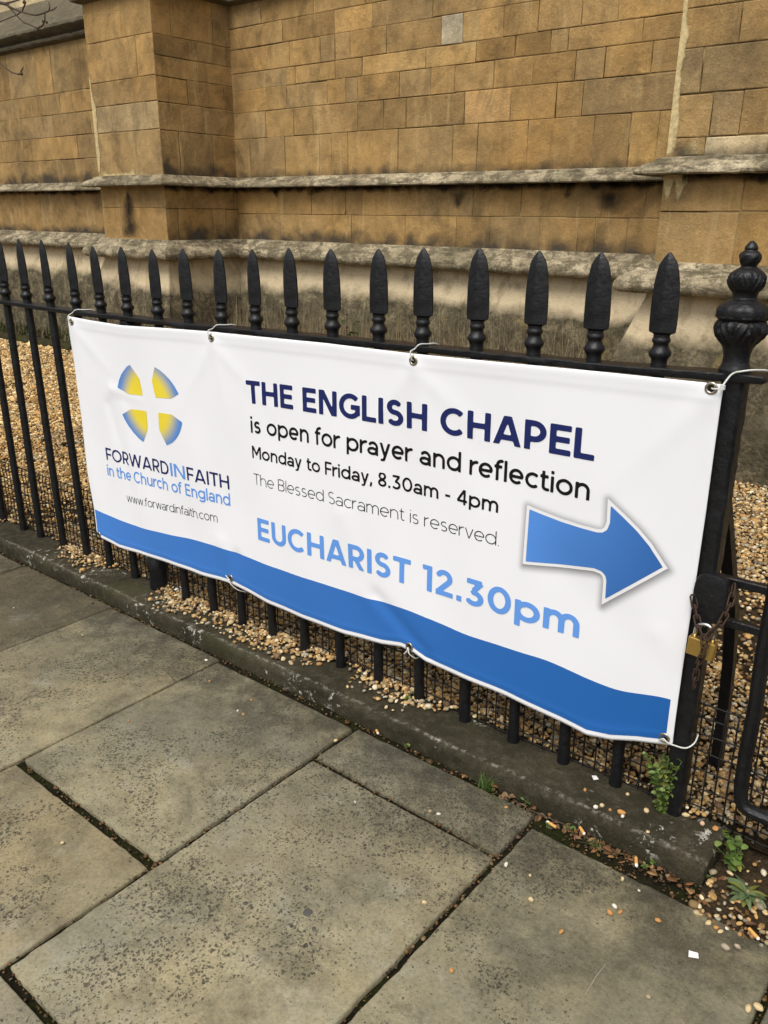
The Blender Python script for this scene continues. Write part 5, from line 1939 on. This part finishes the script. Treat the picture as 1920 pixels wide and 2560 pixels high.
BR = [(.30, .13, .045), (.22, .10, .04), (.36, .20, .08), (.16, .085, .04)]
leaf_litter(c5b(515, 1150), 1.6, .022, .005, (.42, .22, .08), 'orange brown leaf standing in the gutter left of the grass tuft')
leaf_litter(c5b(740, 1200), .1, .024, .007, BR[0], 'brown leaf tucked behind the grass tuft')
leaf_litter(c4b(1440, 1445), 2.2, .020, .004, BR[3], 'narrow brown leaf beside the pale buff cigarette end')
leaf_litter(c7(340, 1400), .1, .028, .006, BR[1], 'long reddish leaf lying in the gutter right of the short sparse grass')
leaf_litter(c7(380, 1480), .6, .018, .008, BR[2], 'pale curled leaf left of the ash-tipped cigarette end')
leaf_litter(c7(535, 1490), .4, .022, .008, BR[0], 'reddish leaf touching the ash-tipped cigarette end')
leaf_litter(c7(690, 1600), .3, .024, .008, BR[2], 'tan leaf just below the cluster of seed leaves')
leaf_litter(c7(850, 1660), .5, .030, .010, BR[1], 'broad brown leaf under the worn kerb corner')
leaf_litter(c7(1000, 1700), 1.0, .026, .009, BR[0], 'upright brown leaf below the end of the kerb')
leaf_litter(c7(1110, 1620), .9, .020, .006, BR[0], 'brown leaf leaning on the worn kerb corner')
leaf_litter(c7(1040, 1780), 2.0, .022, .010, BR[2], 'pale tan leaf on the gravel at the slab edge')
leaf_litter(c7(1350, 1400), 1.8, .024, .010, BR[3], 'dull leaf below the wire mesh beyond the kerb')
leaf_litter(c5b(215, 470), 1.5, .030, .007, BR[0], 'red brown leaf standing against the mesh between two bars', .004)
leaf_litter(c5b(790, 700), .4, .026, .009, BR[1], 'wet brown leaf lying behind the mesh under the blue wave', .004)
leaf_litter(c4b(520, 570), .2, .042, .010, (.14, .11, .07), 'large grey brown leaf on the gravel behind the bars', .012)
# many small crumbs of leaf and grit in the gutter and gateway: one object
n = 1700
X = np.concatenate([rng.uniform(-1.5, 2.2, 900), 1.95 + np.abs(rng.normal(0, .28, 800))])
Y = np.where(np.arange(n) < 900, -.112 - np.abs(rng.normal(0, .010, n)), -.165 + rng.uniform(0, .15, n))
jx = np.concatenate([np.full(160, j) for j in (-.07, .440, .940, 1.419, 1.886, 2.345)])
jy = np.concatenate([rng.uniform(-1.3, -.15, 160) for _ in range(6)])
X = np.concatenate([X, jx + rng.normal(0, .003, len(jx)), rng.uniform(.95, 1.41, 90), rng.uniform(1.43, 1.88, 160)])
Y = np.concatenate([Y, jy, -.678 + rng.normal(0, .004, 90), np.where(rng.random(160) < .5, -.272, -.957) + rng.normal(0, .004, 160)])
ok = ~((X < 2.19) & (Y > -.108))
X, Y = X[ok], Y[ok]
n = len(X)
V, T, C = stones(np.stack([X, Y, np.full(n, -.044)], 1), .0019 * np.exp(rng.normal(0, .45, n)), False)
C = C * np.array((.30, .24, .18))
tag(link('gutter_grit', np_mesh('gutter_grit', V, T, C), M['gravel']), 'brown grit and leaf crumbs lining the gutter below the kerb', 'grit', kind='stuff')


lm_ = MB()
for k in range(230):
    if k < 90:
        p = Vector((rng.uniform(1.75, 2.19), -.113 - abs(rng.normal(0, .014)), -.045))
    else:
        p = Vector((2.20 + abs(rng.normal(0, .16)), rng.uniform(-.17, .02), -.040))
    a = rng.uniform(0, 6.28)
    c = np.array([(.26, .12, .045), (.20, .10, .045), (.33, .20, .09), (.14, .08, .04), (.10, .07, .04)][k % 5]) * rng.uniform(.5, 1.1)
    leaf_shape(lm_, p, Vector((math.cos(a), math.sin(a), rng.uniform(-.1, .45))), Vector((rng.normal(0, .6), rng.normal(0, .6), 1)), rng.uniform(.006, .020), rng.uniform(.0018, .0062), tuple(c), rng.uniform(-.6, .7), 4)
tag(lm_.build('leaf_litter', M['leaf'], smooth=True), 'brown broken leaf litter gathered in the gutter and gateway soil', 'leaf litter', kind='stuff')


def pebble(px, s_, col, label, z=Z_PAVE, group=None):
    V, T, C = stones(np.array([[0, 0, 0.0]]), np.array([s_]), True)
    C[:] = col
    me = np_mesh('pebble', V, T, C)
    o = link('pebble', me, M['pebble'])
    p = on_z(*px, z + s_ * .45)
    o.location = p
    tag(o, label, 'pebble', group or 'loose pebbles on the pavement')


CR, OR, WH, TN = (.62, .48, .26), (.50, .25, .08), (.72, .68, .56), (.34, .25, .15)
for px, s_, c, lb in [
    (c6b(405, 588), .0052, CR, 'square cream pebble alone on the yellowish left slab'),
    (c7b(1090, 714), .0066, CR, 'biggest cream pebble in the middle of the large front slab'),
    (c7b(642, 64), .0034, WH, 'small white pebble near the far edge of the large front slab'),
    (c7b(1128, 124), .0055, TN, 'tan pebble on the narrow slab beside the kerb'),
    (c7b(1183, 142), .0042, WH, 'flat white pebble next to the tan pebble on the narrow slab'),
    (c7b(1622, 98), .0045, OR, 'orange pebble at the kerb side of the narrow slab'),
    (c7b(1620, 470), .0056, WH, 'long white pebble beside the joint at the slab corner'),
    (c7b(1268, 1156), .0055, OR, 'orange pebble near the bottom edge of the speckled right slab'),
    (c8b(117, 488), .0040, CR, 'small cream pebble on the dark corner of the right slab'),
    (c8b(124, 645), .0070, CR, 'long cream pebble on the speckled left part of the right slab'),
    (c8b(320, 852), .0058, OR, 'brownish orange pebble alone on the speckled right slab'),
    (c8b(665, 688), .0058, WH, 'white pebble at the head of a cluster of three'),
    (c8b(633, 727), .0064, OR, 'orange pebble on the left of a cluster of three'),
    (c8b(702, 725), .0052, OR, 'rusty pebble on the right of a cluster of three'),
    (c8b(715, 511), .0050, CR, 'pointed cream pebble on the slab near the gutter leaves'),
    (c8b(823, 587), .0040, WH, 'round white pebble on the slab near the gutter leaves'),
    (c8b(946, 778), .0060, OR, 'thin orange pebble standing on the right slab'),
    (c8b(1272, 795), .0062, CR, 'cream pebble by the right edge above the gravel spill'),
    (c8b(1322, 826), .0046, OR, 'orange pebble by the right edge above a cream one'),
    (c8b(1351, 852), .0058, CR, 'cream pebble directly below an orange one at the right edge'),
    (c8b(1393, 832), .0046, WH, 'white pebble beside the gravel spill at the right edge'),
    (c8b(1383, 953), .0080, (.40, .33, .24), 'left one of two grey brown crumbs near the white paper scrap'),
    (c8b(1462, 950), .0086, (.40, .33, .24), 'right one of two grey brown crumbs near the white paper scrap'),
    (c8b(884, 1275), .0052, (.42, .34, .22), 'dull tan pebble low on the right slab'),
    (c8b(1530, 1350), .0085, CR, 'large pale pebble at the bottom right corner'),
    (c8b(1594, 1340), .0072, CR, 'cream and orange pebble in the joint at the bottom right corner'),
    (c4b(78, 1003), .0042, OR, 'orange pebble near the joint on the second slab'),
    (c4b(425, 1160), .0044, OR, 'bright orange pebble in the middle of the second slab'),
    (c4b(313, 1250), .0036, WH, 'white pebble touching a brown one on the second slab'),
    (c4b(358, 1280), .0056, (.34, .19, .09), 'brown pebble touching a white one on the second slab'),
    (c4b(52, 830), .0052, WH, 'white pebble on the corner of the third slab by the joint'),
    (c4b(1125, 1497), .0056, CR, 'cream chip lying on the joint at the narrow slab'),
    (c8(535, 1005), .0042, CR, 'cream pebble alone in the middle of the third slab'),
    (c8(88, 828), .0034, WH, 'small white pebble on the dark slab at the left edge'),
    (c8(600, 798), .0048, (.05, .045, .04), 'black pebble on the dark slab at the left edge'),
    (c8(833, 1562), .0044, (.36, .19, .09), 'reddish chip on the lower part of the second slab'),
]:
    pebble(px, s_ * .82, c, lb)
for px, s_, c, lb in [
    (c7(200, 940), .0060, OR, 'orange pebble alone on the kerb top near the post'),
    (c7(540, 975), .0056, CR, 'cream pebble on the kerb top left of the leafy weed'),
    (c7(690, 1105), .0082, CR, 'large cream pebble at the foot of the leafy weed'),
    (c7(490, 1118), .0080, OR, 'long orange pebble on the kerb top below the last bars'),
    (c7(500, 1150), .0058, WH, 'white pebble under the long orange one on the kerb'),
    (c7(335, 1063), .0062, CR, 'cream pebble on the kerb edge among white lichen'),
    (c7(285, 1075), .0050, WH, 'white pebble on the kerb edge among white lichen'),
    (c7(1005, 1140), .0066, CR, 'pale pebble on the kerb top right of the post'),
    (c7(1135, 1208), .0060, (.62, .42, .28), 'pinkish pebble on the kerb top near its worn end'),
    (c7(1240, 1248), .0068, OR, 'orange pebble at the kerb end under the mesh'),
    (c7(700, 1275), .0048, CR, 'small cream pebble on the kerb front below the leafy weed'),
    (c4b(870, 785), .0105, (.34, .32, .27), 'large grey stone on the kerb leaning on a bar'),
    (c7(400, 1100), .0046, OR, 'small orange pebble on the kerb left of the long orange one'),
]:
    pebble(px, s_ * .85, c, lb, .0, 'loose pebbles on the kerb')

def gum(px, r, label):
    mb = MB()
    n = 18
    vs = [(r * (1 + .18 * noise.noise(Vector((math.cos(a) * 2, math.sin(a) * 2, px[0])))) * math.cos(a) * q, r * (1 + .18 * noise.noise(Vector((math.cos(a) * 2, math.sin(a) * 2, px[0])))) * math.sin(a) * q, z) for q, z in ((1, -.0015), (.92, .0006), (.6, .0012)) for a in np.arange(n) * 2 * math.pi / n]
    fs = [(l * n + i, l * n + (i + 1) % n, (l + 1) * n + (i + 1) % n, (l + 1) * n + i) for l in range(2) for i in range(n)] + [tuple(2 * n + i for i in range(n))]
    mb.add(vs, fs)
    o = mb.build('chewing_gum', M['gum'], smooth=True)
    o.location = on_z(*px, Z_PAVE + .0012)
    tag(o, label, 'chewing gum')


gum(c7b(335, 780), .0085, 'flattened grey gum spot in the middle of the large front slab')
gum(c7b(375, 885), .0038, 'tiny black gum spot below the larger grey one')
gum(c6b(1590, 980), .0042, 'small dark gum spot near the brown stain on the large slab')
for px, n_, q in ((((c7b(600, 600), c7b(690, 622), c7b(800, 645))), 0, .0008), ((c7b(0, 915), c7b(120, 990), c7b(215, 1078)), 0, .0010), ((c7b(440, 1140), c7b(452, 1170), c7b(458, 1200)), 0, .0007), ((c8b(470, 1270), c8b(540, 1150), c8b(610, 1060)), 0, .0005)):
    mb = MB()
    P_ = [on_z(*p, Z_PAVE + .0002) for p in px]
    Q_ = [P_[0].lerp(P_[1], t / 6) if t <= 6 else P_[1].lerp(P_[2], (t - 6) / 6) for t in range(13)]
    mb.tube(Q_, [q * math.sin(math.pi * (t + .4) / 13) ** .5 for t in range(13)], 5)
    o = mb.build('scratch', M['scuff'], bpy.data.objects['pavement'])

# paper scraps
mb = MB()
mb.add([(-.008, -.005, .0004), (.007, -.006, .0012), (.008, .005, .0006), (-.006, .006, .0022), (-.008, -.005, .0), (.007, -.006, .0006), (.008, .005, .0), (-.006, .006, .0016)], [(0, 1, 2, 3), (7, 6, 5, 4), (0, 4, 5, 1), (1, 5, 6, 2), (2, 6, 7, 3), (3, 7, 4, 0)])
o = mb.build('paper_scrap', M['paper'])
o.location = on_z(*c8b(1175, 1005), Z_PAVE + .001)
o.rotation_euler = (0, 0, .5)
tag(o, 'white paper scrap lying on the slab at the lower right', 'paper scrap')
o2 = link('paper_scrap', mb.mesh('paper_scrap'), M['paper'])
o2.location = on_z(*c7(278, 845), .006)
o2.rotation_euler = (.3, .2, 1.2)
o2.scale = (.85, .85, .85)
tag(o2, 'crumpled white scrap at the foot of the last bar before the post', 'paper scrap')
o3 = link('paper_scrap', mb.mesh('paper_scrap'), M['paper'])
o3.location = on_z(*c8(1180, 715), .008)
o3.rotation_euler = (.2, .1, .3)
o3.scale = (3.0, 1.6, 1.5)
tag(o3, 'larger white paper lying in the gravel behind the thick stub', 'paper scrap')

# twig lying in the gutter
mb = MB()
mb.tube([on_z(*c5b(1055, 1400), -.040), on_z(*c5b(1200, 1460), -.037), on_z(*c5b(1390, 1540), -.040)], .0011, 5)
tag(mb.build('twig', M['twig']), 'thin dry stalk lying in the gutter past the clover-like seedling', 'twig')

# ------------------------------------------------------------------ bare tree reaching in at the top left
tree = empty('bare_tree', (-7.4, 1.5, -.02))
tag(tree, 'bare tree reaching thin knobbly winter twigs across the top left', 'tree')
TY = 1.7
def tp(x, y, dy=0):
    """twig points traced in the 240 px corner enlarged to 1659"""
    return on_y(x * .14467, y * .14467, TY + dy) - Vector((-7.4, 1.5, -.02))
mb = MB()
mb.tube([(0, 0, -.05), (.02, .01, .8), (-.03, .05, 1.8), (.05, .02, 2.8), (.1, .1, 3.8)], [.13, .11, .10, .085, .06], 12)
for (z, dx, dy, dz) in ((2.9, -.9, .3, .9), (3.2, .3, -.9, 1.0), (3.5, -.4, -.6, .9)):
    mb.tube([(.05, .03, z), (.05 + dx * .5, .03 + dy * .5, z + dz * .4), (.05 + dx, .03 + dy, z + dz)], [.04, .028, .012], 8)
mb.build('trunk', M['twig'], tree, smooth=True)
tw = MB()
a0 = tp(0, 50)
tw.tube([(.06, .03, 2.7), (.5, .1, 2.75), a0 + Vector((-.35, 0, .02)), a0, tp(60, 60), tp(120, 85)], [.035, .022, .012, .0095, .009, .0085], 8)
tw.tube([tp(120, 85), tp(190, 130), tp(300, 180), tp(420, 220), tp(540, 250), tp(640, 260), tp(760, 225), tp(850, 185), tp(930, 165), tp(985, 115)], [.008, .0062, .0055, .005, .0048, .005, .0048, .0042, .0035, .0022], 7)
tw.tube([tp(120, 85), tp(220, 190), tp(330, 310), tp(410, 390), tp(500, 420), tp(600, 470), tp(650, 495)], [.007, .005, .0045, .0045, .004, .0042, .006], 7)
tw.tube([tp(640, 490), tp(700, 465), tp(745, 430), tp(775, 350), tp(770, 240)], [.006, .005, .005, .0045, .0048], 7)
tw.tube([tp(845, 185), tp(862, 110), tp(835, 30)], [.0042, .0036, .0022], 6)
tw.tube([tp(90, 60), tp(180, 40), tp(320, 0), tp(420, -40)], [.007, .005, .004, .003], 6)
tw.tube([tp(385, 190), tp(425, 90), tp(440, 40), tp(400, -20)], [.004, .005, .006, .004], 6)
tw.tube([tp(-120, 420), tp(0, 375), tp(150, 315), tp(290, 260), tp(350, 215)], [.004, .0035, .003, .003, .004], 6)
tw.tube([a0 + Vector((-.4, 0, -.25)), tp(-60, 1040), tp(10, 1090), tp(100, 1180), tp(210, 1255), tp(300, 1280), tp(370, 1275)], [.012, .006, .0045, .0042, .004, .0042, .007], 7)
tw.tube([tp(350, 1270), tp(375, 1210), tp(405, 1165)], [.005, .004, .0025], 6)
for (x, y, r) in ((410, 40, .008), (745, 370, .009), (805, 385, .008), (370, 1275, .010), (130, 80, .010), (655, 495, .009), (690, 465, .006), (620, 475, .006)):
    p = tp(x, y)
    tw.lathe([(r * .3, -r), (r * .85, -r * .55), (r, 0), (r * .8, r * .6), (r * .25, r)], p, 8)
tw.build('branch', M['twig'], tree, smooth=True)
